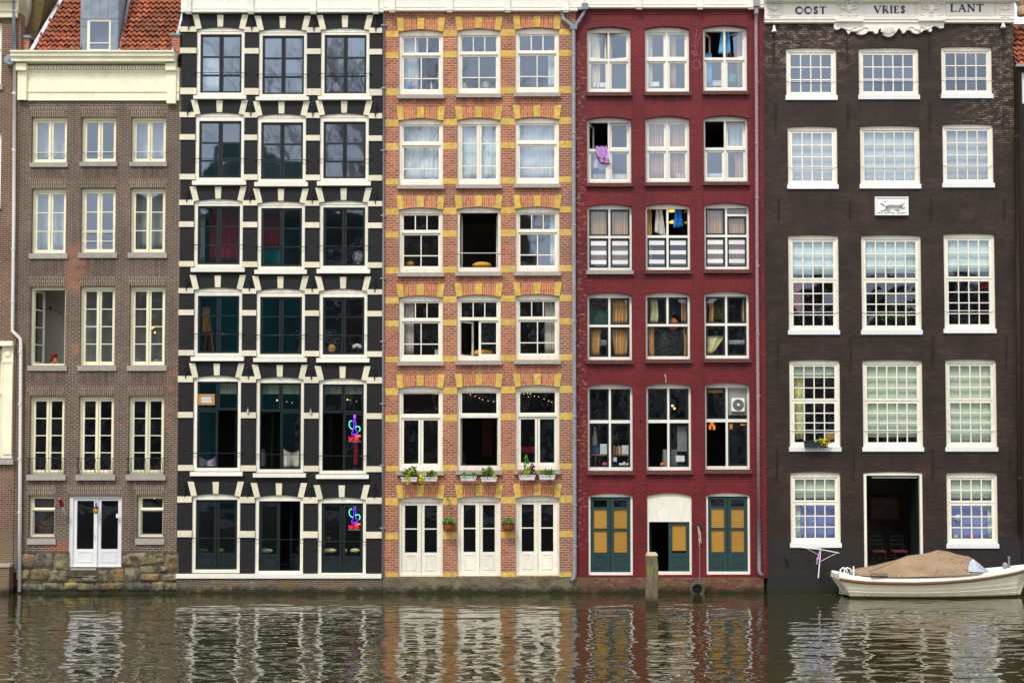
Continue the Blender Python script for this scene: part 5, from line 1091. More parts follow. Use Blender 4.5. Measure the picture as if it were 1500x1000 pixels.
def basket(x_, y_, label, tall):
    yy = -.2; c = P3(x_, y_, yy); t = thing('hanging_basket', label, 'hanging basket', c-Vector((0, 0, .15)), 'hanging baskets between the doors'); mb = MB()
    mb.lathe([(.19, .04), (.19, .0), (.16, -.1), (.09, -.18), (.02, -.2)], c, 14); part(mb, 'basket', M['terracotta'], t)
    mb = MB(); mb.lathe([(.2, .03), (.21, .05), (.2, .07)], c, 18)
    for k in range(10): a = 2*pi*k/10; mb.tube([c+Vector((.2*cos(a), .2*sin(a), .05)), c+Vector((.165*cos(a), .165*sin(a), -.1)), c+Vector((.06*cos(a), .06*sin(a), -.2))], .006, 4)
    mb.tube([c+Vector((0, .2, .05)), c+Vector((0, .22, .35))], .01, 5); part(mb, 'wire_frame', M['iron'], t)
    leafbunch(t, c+Vector((0, -.02, .12)), (.2, .17, .12), 150, .08, 'leaf'); leafbunch(t, c+Vector((.04, -.05, .14)), (.12, .12, .1), 40, .07, 'leafpale')
    if tall:
        part(MB().tube([c+Vector((-.01, 0, .1)), c+Vector((.01, .05, .5)), c+Vector((-.03, .08, .9))], .006, 5), 'stem', M['leafpale'], t); leafbunch(t, c+Vector((-.02, .05, .72)), (.05, .05, .3), 34, .06, 'leaf')
basket(657.5, 769, 'hanging basket with a tall thin stem, left of the middle white double door', True); basket(744.5, 769, 'rounder leafy hanging basket without a tall stem, right of the middle white double door', False)
# black house contents
curtain(2, 0, 0, (297, 80, 324, 132), 'net', 3, 'white net curtain low behind the left panes', amp=.02)
curtain(2, 2, 0, (307, 306, 350, 384), 'red', 4, 'dark red curtain pulled to the right', y=.9); curtain(2, 2, 1, (384, 306, 408, 364), 'red', 3, 'dark red curtain on the left', y=.9); curtain(2, 2, 0, (292, 306, 300, 386), 'offwhite', 2, 'beige curtain at the left edge', y=.7)
curtain(2, 2, 1, (384, 364, 410, 388), 'teal', 2, 'teal cloth below the red curtain', y=.85, cat='cloth', name='cloth')
tag(MB().tube([P3(608, 700, -.36), P3(610, 708, -.38), P3(607, 715, -.36)], .01, 4).build('x', M['leaf'], None), 'x', 'x') if False else None
t = thing('easel', 'wooden easel holding a pale board '+at(2, 3, 0), 'easel', P3(306, 512, .7)); part(MB().box(P(301, 0, .7)[0], P(312, 0, .7)[0], .68, .7, P(0, 486, .7)[1], P(0, 450, .7)[1]), 'board', M['kraft'], t)
mb = MB(); mb.tube([P3(307, 460, .66), P3(299, 514, .6)], .02, 5); mb.tube([P3(307, 460, .66), P3(312, 514, .6)], .02, 5); mb.tube([P3(307, 460, .66), P3(307, 512, 1.0)], .02, 5); part(mb, 'leg', M['wood'], t)
t = thing('desk_fan', 'round metal desk fan low at the right '+at(2, 2, 2), 'fan', P3(525, 387, .35)); cc = P3(525, 376, .35); mb = MB()
for rr_ in (.19, .14, .09): mb.tube([cc+Vector((rr_*cos(a_*pi/10), 0, rr_*sin(a_*pi/10))) for a_ in range(21)], .007, 5)
for k in range(12): a = k*pi/6; mb.tube([cc, cc+Vector((.19*cos(a), 0, .19*sin(a)))], .004, 4)
part(mb, 'cage', M['zinc'], t); mb = MB()
for k in range(4): a = k*pi/2+.5; mb.ball(cc+Vector((.08*cos(a), .03, .08*sin(a))), .07, 8, 1, .15, 1)
part(mb, 'blades', M['offwhite'], t); part(MB().lathe([(.09, 0), (.08, .02), (.02, .04), (.015, .12)], P3(525, 387, .38), 10), 'base', M['zinc'], t)
tag(MB().lathe([(.10, 0), (.14, .08), (.14, .16), (.05, .24)], P3(486, 515, .4), 12).build('lampshade', M['kraft'], None, origin=P3(486, 515, .4), smooth=True), 'tan heart-shaped vase low at the left '+at(2, 3, 2), 'vase')
mb = MB()
for k in range(5): mb.ball(P3(519+k*2.2, 508-2*sin(k*.8), .42), .07, 7)
tag(mb.build('flower_arrangement', M['paper'], None, origin=P3(523, 514, .42)), 'white flowers low at the right '+at(2, 3, 2), 'flowers')
boxes('wooden_vent_box', 'wooden framed vent box in the upper left pane '+at(2, 4, 0), 'vent', [(289, 577, 314.5, 580), (289, 590, 314.5, 593), (289, 580, 294, 590), (310, 580, 314.5, 590)], .075, .05, 'kraft')
mb = MB()
for k in range(5): c = rect(294, 580+k*2, 310, 581.4+k*2, .09); mb.box(c[0], c[2], .09, .11, c[1], c[3])
tag(mb.build('louvre', M['paper'], None, origin=P3(294, 590, .09)), 'white slatted louvre inside the wooden vent box', 'louvre')
for i, (a, b) in enumerate(((293, 348), (385, 440), (475, 531))): curtain(2, 4, i, (a if i else 322, 560, b, 577), 'blindgreen', 5, 'short pale green valance', y=.5, cat='valance', name='valance', group='green valances of the black house')
for i, (x_, y_) in enumerate(((406, 586), (420, 588), (428, 589.5), (509, 585), (513, 586), (522, 588))): tag(MB().ball(P3(x_, y_, 1.0), (.032 if i in (0, 3) else .014), 8).build('hanging_lamp', M['bulb'], None, origin=P3(x_, y_, 1.0)), f'{["bright", "small first", "small last", "bright", "small first", "small last"][i]} hanging bulb '+at(2, 4, 1 if i < 3 else 2), 'light bulb', 'lit bulbs')
for (k, i, r, m_, d) in ((4, 0, (292, 667, 316, 684), 'paleclilac', 'pale lilac cushions'), (4, 1, (415, 656, 440, 684), 'offwhite', 'pale blankets piled'), ): curtain(2, k, i, r, m_, 1.5, d+' low', y=.5, amp=.08, cat='bedding', name='bedding', fn=lambda u, v: (0, -.14*(1-v)*abs(sin(3*u))))
for n_, (a, b, c, d) in enumerate(((474, 803, 498, 809), (505, 803, 513, 809), (516, 803, 532, 809))): tag(MB().ball(((P(a, 0, .5)[0]+P(c, 0, .5)[0])/2, .5, P(0, 806, .5)[1]), .07, 12, (c-a)*PX/.14, 1.2, 1.1).build('cushion', M['lemon'], None, origin=P3(a, 809, .5), smooth=True), f'{["left", "middle", "right"][n_]} of three cream cushions behind the right double door of the black house', 'cushion', 'cream cushions')
for n_, (a, b, c, d) in enumerate(((288, 801, 314, 809), (321, 803, 337, 809), (385, 804, 406, 809))): tag(MB().ball(((P(a, 0, .6)[0]+P(c, 0, .6)[0])/2, .6, P(0, 806, .6)[1]), .07, 12, (c-a)*PX/.14, 1.2, 1.1).build('cushion', M['olive' if n_ < 2 else 'cream_cloth'], None, origin=P3(a, 809, .6), smooth=True), ['dull green cushion behind the left leaf of the left double door', 'small dull cushion behind the right leaf of the left double door', 'dull cream cushion behind the left leaf of the middle double door'][n_]+' of the black house', 'cushion', 'dull cushions')
tag(MB().lathe([(.05, 0), (.08, .05), (.08, .12), (.03, .14)], P3(481, 791, .7), 10).build('table_lamp', M['terracotta'], None, origin=P3(481, 791, .7)), 'small warm table lamp behind the right double door of the black house', 'lamp')
boxes('red_drape', 'dark red cloth hanging below the neon sign '+at(2, 4, 2), 'drape', [(518, 640, 524, 680)], .9, .05, 'red')
def neon(cx, cy, label, yy=.13):
    t = thing('neon_sign', label, 'neon sign', P3(cx, cy+26, yy), 'neon water pipe signs'); q = lambda a, b: P3(cx+a, cy+b, yy)
    mb = MB(); w_ = .010
    for s_ in (-1, 1):
        mb.tube([q(s_*a, b) for a, b in ((.7, -18), (1.5, -15), (.6, -12.5), (1.2, -9), (1.6, -5), (.8, -1), (1.5, 2), (4, 5.5), (4.6, 7.5), (0, 8.4))], w_, 5)
    mb.tube([q(-5, 9), q(-3, 10.5), q(2, 10.6), q(4, 9.5)], w_, 5); part(mb, 'purple_tube', M['neon_purple'], t)
    part(MB().tube([q(-1.4, -19.5), q(-.6, -18.6), q(.6, -18.6), q(1.4, -19.5)], w_, 5).tube([q(-1.2, -16.5), q(1.2, -16.5)], w_, 5), 'pink_tube', M['neon_pink'], t)
    part(MB().tube([q(-3.6, -10.5), q(-5.5, -11), q(-7.4, -9.6), q(-8, -6), q(-7.6, -2.5), q(-5.8, 0), q(-3, 1)], .018, 6), 'mint_tube', M['neon_mint'], t)
    part(MB().tube([q(1.5, -1.5), q(3.6, -2.8), q(6.4, -2.4), q(8, 0), q(7.6, 3), q(6.6, 4.6)], .018, 6), 'mint_tube', M['neon_mint'], t)
    mb = MB()
    L5 = {'S': [[(1, 1), (0, 1), (0, .5), (1, .5), (1, 0), (0, 0)]], 'H': [[(0, 0), (0, 1)], [(1, 0), (1, 1)], [(0, .5), (1, .5)]], 'I': [[(.5, 0), (.5, 1)]], 'A': [[(0, 0), (.5, 1), (1, 0)]], 'c': [[(1, .9), (0, .7), (0, .2), (1, 0)]], 'a': [[(1, .9), (0, .6), (.2, 0), (1, .2), (1, 0)]], 'f': [[(1, 1), (.5, 1), (.4, 0)], [(0, .6), (.9, .6)]], 'e': [[(0, .5), (1, .5), (.6, 1), (0, .6), (.2, 0), (1, 0)]]}
    def word(s_, x0, y0, w1, h1_, m):
        for k, ch in enumerate(s_):
            for st in L5[ch]: m.tube([q(x0+k*w1+a*w1*.65, y0-b*h1_-.12*k) for a, b in st], .010, 4)
    word('SHISHA', -8.6, 17.8, 2.6, 4.6, mb); part(mb, 'red_lettering', M['neon_red'], t); mb = MB(); word('cafe', 1.5, 12.8, 1.9, 2.6, mb); part(mb, 'orange_lettering', M['neon_orange'], t)
    part(MB().tube([q(-9.5, 19.5), q(9.5, 19.6)], .012, 5), 'mounting_bar', M['zinc'], t)
neon(519.5, 627, 'upper purple and mint neon water pipe sign with red lettering in the black house'); neon(519.5, 756, 'lower purple and mint neon water pipe sign with red lettering behind the double door')
for (x_, y_) in ((363, 600), (455, 601)): tag(MB().lathe([(.035, 0), (.04, .08), (.02, .12), (.02, .16), (.03, .17)], P3(x_, y_+4.5, -.06), 10).build('glass_bottle', M['zinc'], None, origin=P3(x_, y_+4.5, -.06), smooth=True), f'small clear bottle on the white band {"left" if x_ < 400 else "right"} of the middle window, black house', 'bottle', 'small bottles on the bands')
# grey brown house contents
for k, rows in ((0, (171, 238)), (1, (276, 371))):
    for i, (a, b) in enumerate(((46, 98), (119, 170), (192, 243))):
        if (k, i) in ((0, 0), (0, 2), (1, 0), (1, 2)): net(1, k, i, (a+4, rows[0]+4, b-3, rows[1]-3), 'blindgrey', 6, 'grey net curtain across both leaves', y=.5)
def bust(label, head, yy, face=1, hair='hair', shirt='charcoal', lean_=0.0):
    """a seated person: continuous skinned body, seat at the chair level, forearms on a table"""
    hx, hz = P(*head, yy); t = thing('person', label, 'person', (hx, yy, hz-1.25)); g_ = Vector((hx, yy, hz)); f = face
    J = {'pel': (0, .05, -.78), 'abd': (.02*f, .02, -.6), 'che': (.04*f, 0, -.38), 'nek': (.03*f, 0, -.16), 'hed': (.0, 0, -.02), 'top': (-.01*f, 0, .09)}
    vs = [g_+Vector(J[k]) for k in J]; ra = [.15, .13, .14, .055, .088, .06]; ed = [(0, 1), (1, 2), (2, 3), (3, 4), (4, 5)]
    for s_ in (-1, 1):
        b0 = len(vs); arm = [(.03*f, s_*.17, -.24), (.10*f, s_*.2, -.48), (.32*f, s_*.12, -.52), (.40*f, s_*.10, -.51)]; vs += [g_+Vector(p) for p in arm]; ra += [.06, .045, .028, .03]; ed += [(2, b0), (b0, b0+1), (b0+1, b0+2), (b0+2, b0+3)]
        for q_ in range(5):
            b1 = len(vs); off = (q_-2)*.018; ln = (.05, .075, .08, .075, .06)[q_]; base_ = g_+Vector((.42*f, s_*.10+off, -.51)); vs += [base_, base_+Vector((ln*f*.6, 0, -.005)), base_+Vector((ln*f, 0, -.03))]; ra += [.010, .009, .008]; ed += [(b0+3, b1), (b1, b1+1), (b1+1, b1+2)]
        b2 = len(vs); leg = [(.10*f, s_*.10, -.80), (.48*f, s_*.12, -.78), (.50*f, s_*.12, -1.18), (.62*f, s_*.12, -1.22)]; vs += [g_+Vector(p) for p in leg]; ra += [.095, .065, .045, .035]; ed += [(0, b2), (b2, b2+1), (b2+1, b2+2), (b2+2, b2+3)]
    me = bpy.data.meshes.new('body'); o_ = ORG[t]; me.from_pydata([tuple(v-o_) for v in vs], ed, []); ob = bpy.data.objects.new('body', me); COL.objects.link(ob); ob.parent = t; me.materials.append(M['skin'])
    m = ob.modifiers.new('skin', 'SKIN'); sk = me.skin_vertices[0].data
    for k, r_ in enumerate(ra): sk[k].radius = (r_, r_)
    for k in range(len(ra)): sk[k].use_root = (k == 0)
    ob.modifiers.new('sub', 'SUBSURF').render_levels = 1; ORG[ob] = o_
    mb = MB().ball(g_+Vector((-.02*f, 0, .03)), .112, 14, 1.0, .95, 1.05); mb.ball(g_+Vector((-.07*f, 0, -.07)), .085, 12, .8, 1.1, 1.4); part(mb, 'hair', M[hair], t, smooth=True)
    mb = MB().ball(g_+Vector((.102*f, 0, -.015)), .016, 6, 1.2, .8, 1.2)
    for s_ in (-1, 1): mb.ball(g_+Vector((.07*f, s_*.035, .01)), .012, 6)
    part(mb, 'nose_and_eyes', M['skin'], t)
    mb = MB().lathe([(.15, -.8), (.165, -.6), (.185, -.35), (.17, -.24), (.08, -.15)], g_+Vector((.02*f, 0, 0)), 16)
    for s_ in (-1, 1): mb.tube([g_+Vector((.03*f, s_*.16, -.24)), g_+Vector((.10*f, s_*.2, -.48)), g_+Vector((.22*f, s_*.16, -.51))], [.075, .06, .05], 8)
    part(mb, 'shirt', M[shirt], t, smooth=True); return t
bust('red-haired person behind the sill of the wide open window of the grey-brown house', (80, 522), .75, 1, 'hair', 'terracotta')
bust('dark-haired person sitting at the left edge inside the open window of the orange house', (676, 668), .85, -1, 'darkhair', 'charcoal')
t = thing('wall_sconce', 'black swing-arm wall lamp with a tan shade '+at(1, 2, 0), 'lamp', P3(75, 452, 1.2)); part(MB().tube([P3(58, 451, 1.2), P3(74, 452, 1.2), P3(90, 459, 1.2)], .012, 5).ball(P3(74, 451, 1.2), .06, 8, .6, .6, 1.3), 'arm', M['iron'], t); part(MB().lathe([(.05, .05), (.10, -.03), (.02, .06)], P3(93, 460, 1.2), 12), 'lamp_shade', M['kraft'], t)
for n_, (x_, y_) in enumerate(((222, 481), (227, 487), (225, 479))): tag(MB().ball(P3(x_, y_, .8), .04, 8).build('pendant_bulb', M['bulb'], None, origin=P3(x_, y_, .8)), f'{["left", "lowest", "upper right"][n_]} of three glowing pendant bulbs '+at(1, 2, 2), 'light bulb', 'lit bulbs')
for n_, (x_, y_) in enumerate(((200, 530), (231, 531))): tag(MB().ball(P3(x_, y_, .7), .14, 12, 1, .8, .9).build('chair_back', M['net'], None, origin=P3(x_, 534, .7), smooth=True), f'round white chair back at the {["left", "right"][n_]} '+at(1, 2, 2), 'chair', 'white chair backs')
tag(MB().ball(P3(226, 729.5, .6), .03, 8).build('pendant_bulb', M['bulb'], None, origin=P3(226, 730, .6)), 'small glowing bulb high in the right basement window of the grey-brown house', 'light bulb')
boxes('basement_blind', 'reddish brown blind filling the left basement window of the grey-brown house', 'blind', [(45, 729, 78, 783)], .35, .03, 'brownboard')
t = thing('door_lantern', 'dark wall lantern with amber glass above the white double door', 'lantern', P3(140, 750, -.12)); part(MB().lathe([(.02, -.1), (.075, -.06), (.09, .06), (.03, .1)], P3(140.5, 748, -.12), 10), 'glass_body', plain('amber_glass', srgb(190, 140, 40), .25, .2, 12), t, smooth=True); part(MB().lathe([(.09, .05), (.05, .12), (.02, .16), (.03, .22)], P3(140.5, 747, -.12), 10).tube([P3(140.5, 737, -.12), P3(140.5, 733, .04)], .015, 5), 'cap', M['iron'], t)
t = thing('furled_flag', 'furled red and white flag on a slanting pole left of the white double door', 'flag', P3(95, 756, -.1)); part(MB().tube([P3(96, 756, -.04), P3(87, 729, -.4)], .012, 6), 'flagpole', M['ivory'], t)
part(MB().tube([P3(88, 731, -.38), P3(90, 738, -.3), P3(93, 746, -.2)], [.04, .075, .05], 8), 'red_cloth', M['red'], t, smooth=True); part(MB().tube([P3(89.5, 736, -.34), P3(92.5, 745, -.24), P3(95, 754, -.12)], [.035, .05, .045], 8), 'white_cloth', M['offwhite'], t, smooth=True)
tag(MB().box(P(179.5, 0)[0], P(184, 0)[0], -.02, .0, P(0, 758)[1], P(0, 752)[1]).build('house_number_plate', M['paper'], None, origin=P3(181, 758, -.02)), 'tiny pale plate right of the white double door', 'plate')
# brown house contents
for k, i, r, m_, d in ((0, 0, (1157, 76, 1220, 138), 'blindblue', None), (1, 0, (1159, 191, 1222, 270), 'blindgrey', 'x'), (1, 1, (1266, 190, 1342, 270), 'net', 'x'), (1, 2, (1387, 188, 1450, 269), 'blindgrey', 'x'), (2, 0, (1160, 350, 1224, 402), 'blindblue', 'x'), (2, 1, (1268, 350, 1345, 400), 'blindblue', 'x'), (2, 2, (1389, 348, 1453, 398), 'blindblue', 'x'),
                    (3, 0, (1162, 533, 1226, 551), 'blindgreen', 'x'), (3, 1, (1270, 533, 1347, 640), 'blindgreen', 'x'), (3, 2, (1391, 532, 1455, 650), 'blindgreen', 'x')):
    if d: curtain(5, k, i, r, m_, 5, f'{"pale green" if m_ == "blindgreen" else "pale blue" if m_ == "blindblue" else "white" if m_ == "net" else "pale grey"} blind behind the {"upper " if k in (2,) or (k, i) == (3, 0) else ""}panes', y=.22, amp=.006, cat='blind', name='blind', group='pale blinds of the dark brown house')
for (r, i) in (((1163, 698, 1227, 730), 0), ((1392, 698, 1456, 730), 2)): tag(curtain(5, 4, i, r, 'blindgreen', 5, 'x', y=.22, amp=.006, cat='blind', name='blind', group='pale blinds of the dark brown house'), f'pale green half blind in the {"left" if i == 0 else "right"} ground floor window of the dark brown house', 'blind')
M['bluewall'] = plain('periwinkle_board', srgb(150, 160, 215), .9, .05, 2)
for (r, i) in (((1163, 731, 1227, 790), 0), ((1392, 731, 1456, 791), 2)): boxes('blue_screen', f'periwinkle blue screen in the {"left" if i == 0 else "right"} ground floor window of the dark brown house', 'screen', [r], .34, .03, 'bluewall')
curtain(5, 4, 0, (1163, 731, 1174, 790), 'blindblue', 2, 'x', y=.25, amp=.02, where='tucked to the left in the left ground floor window of the dark brown house', fn=lean(-.04))['label'] = 'white curtain tucked aside in the left ground floor window of the dark brown house'
curtain(5, 4, 2, (1445, 731, 1456, 790), 'blindblue', 2, 'x', y=.25, amp=.02, where='x', fn=lean(.03))['label'] = 'white curtain tucked aside in the right ground floor window of the dark brown house'
for n_, (x_, y_, m_) in enumerate(((1404, 758, 'paper'), (1424, 786, 'pink'), (1400, 786, 'offwhite'))): tag(MB().ball(P3(x_, y_, .28), .11 if n_ == 0 else .08, 10, 1.3, .6, 1).build('ornament', M[m_], None, origin=P3(x_, y_+3, .28), smooth=True), f'{["white", "pink", "cream"][n_]} round ornament in the right ground floor window of the dark brown house', 'ornament', 'ornaments in the ground floor window')
curtain(5, 2, 0, (1162, 409, 1175, 456), 'red', 2.5, 'long dark red curtain behind the lower panes', y=.4, fn=lean(-.04)); curtain(5, 2, 2, (1433, 407, 1448, 424), 'red', 2, 'short dark red curtain behind the lower panes', y=.5)
curtain(5, 3, 0, (1163, 553, 1177, 643), 'lemon', 2, 'pale yellow curtain at the left', y=.3)
boxes('wicker_basket', 'tan basket low at the right '+at(5, 3, 0), 'basket', [(1209, 633, 1222, 643)], .3, .2, 'kraft')
mb = MB().leaves(P3(1312, 463, .4), (.8, .15, .16), 160, .11); tag(mb.build('house_plant', M['leaf'], None, origin=P3(1312, 470, .4)), 'leafy green plants low '+at(5, 2, 1), 'plant')
# room behind the doorway
t = thing('framed_picture', 'large pale framed picture on the far wall seen through the open doorway', 'picture', P3(1305, 765, 4.2)); c = rect(1273, 727, 1318, 762, 4.2); part(MB().plate(rc(*c), [rc(c[0]+.08, c[1]+.08, c[2]-.08, c[3]-.08)], 4.12, 4.2), 'frame', M['wood'], t); part(MB().box(c[0]+.07, c[2]-.07, 4.16, 4.2, c[1]+.07, c[3]-.07), 'print', plain('faded_print', srgb(150, 140, 135), .8, .3, 3, dirt=.9, dcol=srgb(50, 55, 100)), t)
def chair(x_, label):
    yy = 1.3; zf = P(0, 832)[1]; X = P(x_, 800, yy)[0]; t = thing('dining_chair', label, 'chair', (X, yy, zf), 'red-seated chairs inside the doorway')
    part(MB().box(X-.22, X+.22, yy-.2, yy+.22, zf+.44, zf+.50), 'seat', M['plum'], t); mb = MB(); mb.tube([(X-.2, yy+.2, zf+.5), (X-.2, yy+.26, zf+.98)], .018, 6); mb.tube([(X+.2, yy+.2, zf+.5), (X+.2, yy+.26, zf+.98)], .018, 6)
    for z in (.66, .8, .94): mb.box(X-.2, X+.2, yy+.22, yy+.25, zf+z, zf+z+.05)
    part(mb, 'backrest', M['iron'], t)
    for a in (-1, 1):
        for b in (-1, 1): part(MB().tube([(X+a*.19, yy+b*.18, zf+.44), (X+a*.2, yy+b*.2, zf)], .018, 6), 'leg', M['iron'], t)
chair(1286, 'left of two red-seated dining chairs inside the open doorway'); chair(1317, 'right of two red-seated dining chairs inside the open doorway')
# ---------------------------------------------------------------- objects at the waterline
def loft(secs, close=False):
    mb = MB(); n = len(secs[0]); vs = [p for s_ in secs for p in s_]; fs = []
    for i in range(len(secs)-1):
        for k in range(n-1 if not close else n): fs.append((i*n+k, i*n+(k+1) % n, (i+1)*n+(k+1) % n, (i+1)*n+k))
    return mb.add(vs, fs)
# wooden piling
PY = -3.5; c = P3(955, 885, PY); zt_ = P(955, 813, PY)[1]
g = G('weathered_green_timber'); o = g.xyz(); sv = g.n('VectorMath', {'operation': 'MULTIPLY'}); g.set(sv.inputs[0], g.obj()); sv.inputs[1].default_value = (9, 9, 1.2)
nz = g.noise(1.5, 6, sv.outputs[0], .7); c1 = g.mix(g.ramp(nz, .35, .65), srgb(84, 72, 54), srgb(128, 116, 90)); c1 = g.mix(g.ramp(g.noise(2.2, 5), .46, .6, 0, .85), c1, srgb(118, 128, 62)); c1 = g.mix(g.ramp(nz, .55, .63, 0, .85), c1, srgb(46, 38, 30))
c1 = g.mix(g.ramp(o[2], .1, .32, 1, 0), c1, (.02, .024, .01)); g.set(g.b.inputs['Base Color'], c1); g.b.inputs['Roughness'].default_value = .85; g.bump(nz, .8, .03)
t = thing('mooring_post', 'square weathered green-stained wooden mooring post standing in the water', 'mooring post', (c.x, PY, 0)); wv = .175; mb = MB(); secs = []
for k in range(9):
    z = -1+(zt_+1)*k/8; s_ = .178-.012*k/8; dx = .012*sin(k*1.3); secs.append([(c.x+dx+s_*a*(1+.04*sin(k*2+a)), PY+s_*b, z) for a, b in ((-1, -.8), (-.8, -1), (0, -1.02), (.8, -1), (1, -.8), (1, .8), (.8, 1), (-.8, 1), (-1, .8))])
part(loft(secs, True), 'post', g.m, t)
s_ = .172; part(MB().add([(c.x+s_*a, PY+s_*b, zt_) for a, b in ((-1, -1), (1, -1), (1, 1), (-1, 1))]+[(c.x+s_*a*.75, PY+s_*b*.75, zt_+.09) for a, b in ((-1, -1), (1, -1), (1, 1), (-1, 1))]+[(c.x, PY, zt_+.10)], [(0, 1, 5, 4), (1, 2, 6, 5), (2, 3, 7, 6), (3, 0, 4, 7), (4, 5, 8), (5, 6, 8), (6, 7, 8), (7, 4, 8)]), 'post_cap', plain('post_end_grain', srgb(200, 180, 150), .9, .2, 10, dirt=.9, dcol=srgb(170, 100, 55)), t)
# tyre on a rope
cc = P3(1021.5, 862, -.22); t = thing('tyre_fender', 'mossy old tyre half sunk at the foot of the dark red house', 'tyre', (cc.x, -.22, 0))
mb = MB(); vs = []; fs = []; n, m = 28, 10
for i in range(n):
    a = 2*pi*i/n
    for k in range(m): b = 2*pi*k/m; r_ = .20+.06*cos(b); vs.append((cc.x+r_*cos(a), -.22+.09*sin(b), cc.z-.02+r_*sin(a)))
for i in range(n):
    for k in range(m): fs.append((i*m+k, i*m+(k+1) % m, ((i+1) % n)*m+(k+1) % m, ((i+1) % n)*m+k))
part(mb.add(vs, fs), 'tyre', plain('mossy_rubber', srgb(72, 72, 52), .9, .3, 7, .01, dirt=.8, dcol=srgb(105, 105, 60)), t, smooth=True)
part(MB().lathe([(.142, -.02), (.142, .1), (0, .1)], (cc.x, -.22, cc.z-.02), 18, 'y'), 'hollow_shade', plain('tyre_opening_shade', (.006, .006, .006), .9), t)  # near-black cup paints in the shade inside the tyre opening
t = thing('mooring_rope', 'frayed mooring rope hanging from an iron plate on the dark red wall', 'rope', P3(1022, 770, -.05)); c = rect(1019, 765, 1029.5, 774.5); part(MB().box(c[0]-.02, c[2], -.03, 0, c[1], c[3]), 'iron_plate', M['plum'], t)
part(MB().tube([P3(1023.5, 770, -.08), P3(1025, 800, -.1), P3(1025, 856, -.2)], .010, 6), 'rope', plain('grey_rope', srgb(150, 145, 132), .9, .2, 20), t); mb = MB()
for k in range(7): mb.tube([P3(1022.5+.6*sin(k), 770, -.08), P3(1025+1.5*sin(k*2.1), 780+k, -.11), P3(1025.5+1.8*cos(k*1.7), 790+k*1.5, -.1)], .014, 5)
part(mb, 'rope_knot', plain('pale_rope', srgb(165, 150, 130), .9, .25, 20), t); part(MB().lathe([(.05, -.03), (.07, -.03), (.07, -.01), (.05, -.01)], P3(1023, 770, -.03), 12, 'y'), 'ring', M['iron'], t)
# folding clothes pole
t = thing('drying_pole', 'thin white metal pole with a slanting crossbar and stay wires on the dark brown wall', 'pole', P3(1199, 846, -.35)); part(MB().tube([P3(1198.7, 846, -.35), P3(1202, 805, -.35)], .02, 8), 'pole', M['purewhite'], t); part(MB().tube([P3(1174, 801.5, -.35), P3(1201, 804, -.37), P3(1229, 809.5, -.35)], .014, 6).tube([P3(1176, 801.8, -.25), P3(1203, 803, -.28)], .009, 6), 'crossbar', M['purewhite'], t)
part(MB().tube([P3(1182, 803, -.35), P3(1199, 812, -.35)], .008, 4).tube([P3(1226, 809.5, -.35), P3(1202, 821.5, -.35)], .008, 4), 'stay_wire', M['pipewhite'], t); part(MB().tube([P3(1196, 818, -.36), P3(1200, 817.5, -.37)], .03, 6).tube([P3(1201, 806, -.38), P3(1197, 820, -.4), P3(1196.5, 826, -.38)], .018, 6), 'hinge_clip', M['lilac'], t)
t = thing('wall_spout', 'short black pipe stub sticking out low on the dark brown wall', 'pipe', P3(1151.5, 819, -.05)); part(MB().lathe([(.03, -.12), (.055, -.12), (.055, .04), (.03, .0)], P3(1151.5, 819, .0), 12, 'y'), 'stub', M['iron'], t)
tag(MB().box(P(1213, 0)[0], P(1229, 0)[0], -.12, .02, P(0, 839.5)[1], P(0, 838)[1]).build('mooring_bracket', M['iron'], None, origin=P3(1220, 839, -.05)), 'thin black iron bracket low on the dark brown wall left of the boat', 'bracket')

# motor boat
BY = -.98
bt = thing('motor_boat', 'cream clinker motor boat with brown canvas cover moored at the dark brown house', 'boat', (P(1370, 873, BY)[0], BY, 0)); zp = lambda py, y=BY-.9: P(1370, py, y)[1]
xs = [1233, 1238, 1250, 1270, 1300, 1340, 1380, 1420, 1452, 1480, 1500, 1514, 1524]
hb = [.56, .61, .68, .76, .83, .87, .86, .78, .66, .49, .32, .15, .02]       # half beam at sheer
wb = [.36, .42, .49, .56, .64, .68, .66, .57, .43, .27, .12, .03, .01]       # half beam at the waterline
sheer = [848, 849, 851, 853, 854, 854.5, 853, 850, 846, 842, 838.5, 835.5, 833.5]
hs = []
for x_, a, b, s_ in zip(xs, hb, wb, sheer):
    X = P(x_, 860, BY-.8)[0]; zt2 = P(x_, s_, BY-a)[1]; r_ = .0; sec = []
    rake = .35 if x_ < 1236 else 0
    levels = [(b*.5, -.25), (b, -.02)]+[(b+(a-b)*(1-(1-q)**1.6), -.02+(zt2+.02)*q) for q in (.2, .4, .6, .8, 1.0)]
    xo = lambda z: (.5*(zt2-z)/(zt2+.2) if x_ < 1242 else (-(.42*(zt2-z)/(zt2+.2)) if x_ > 1500 else 0))*(1 if x_ < 1236 or x_ > 1500 else .6)
    lv = []
    for q, (hw, z) in enumerate(levels):
        lv.append((hw, z))
        if 1 < q < len(levels)-1: lv.append((hw-.016, z+.004))
    sec = [(X+xo(z), BY-hw, z) for hw, z in reversed(lv)]+[(X+xo(z), BY+hw, z) for hw, z in lv]
    hs.append(sec)
hull = loft(hs); hull.add(hs[0], [tuple(range(len(hs[0])))])
gH = G('cream_hull_paint'); oo = gH.xyz(); nz = gH.noise(3, 5); cH = gH.mix(gH.ramp(nz, .4, .7, 0, .3), srgb(238, 233, 210), srgb(205, 198, 160)); al = gH.math('ADD', oo[2], gH.math('MULTIPLY', gH.math('SUBTRACT', gH.noise(5, 4), .5), .12))
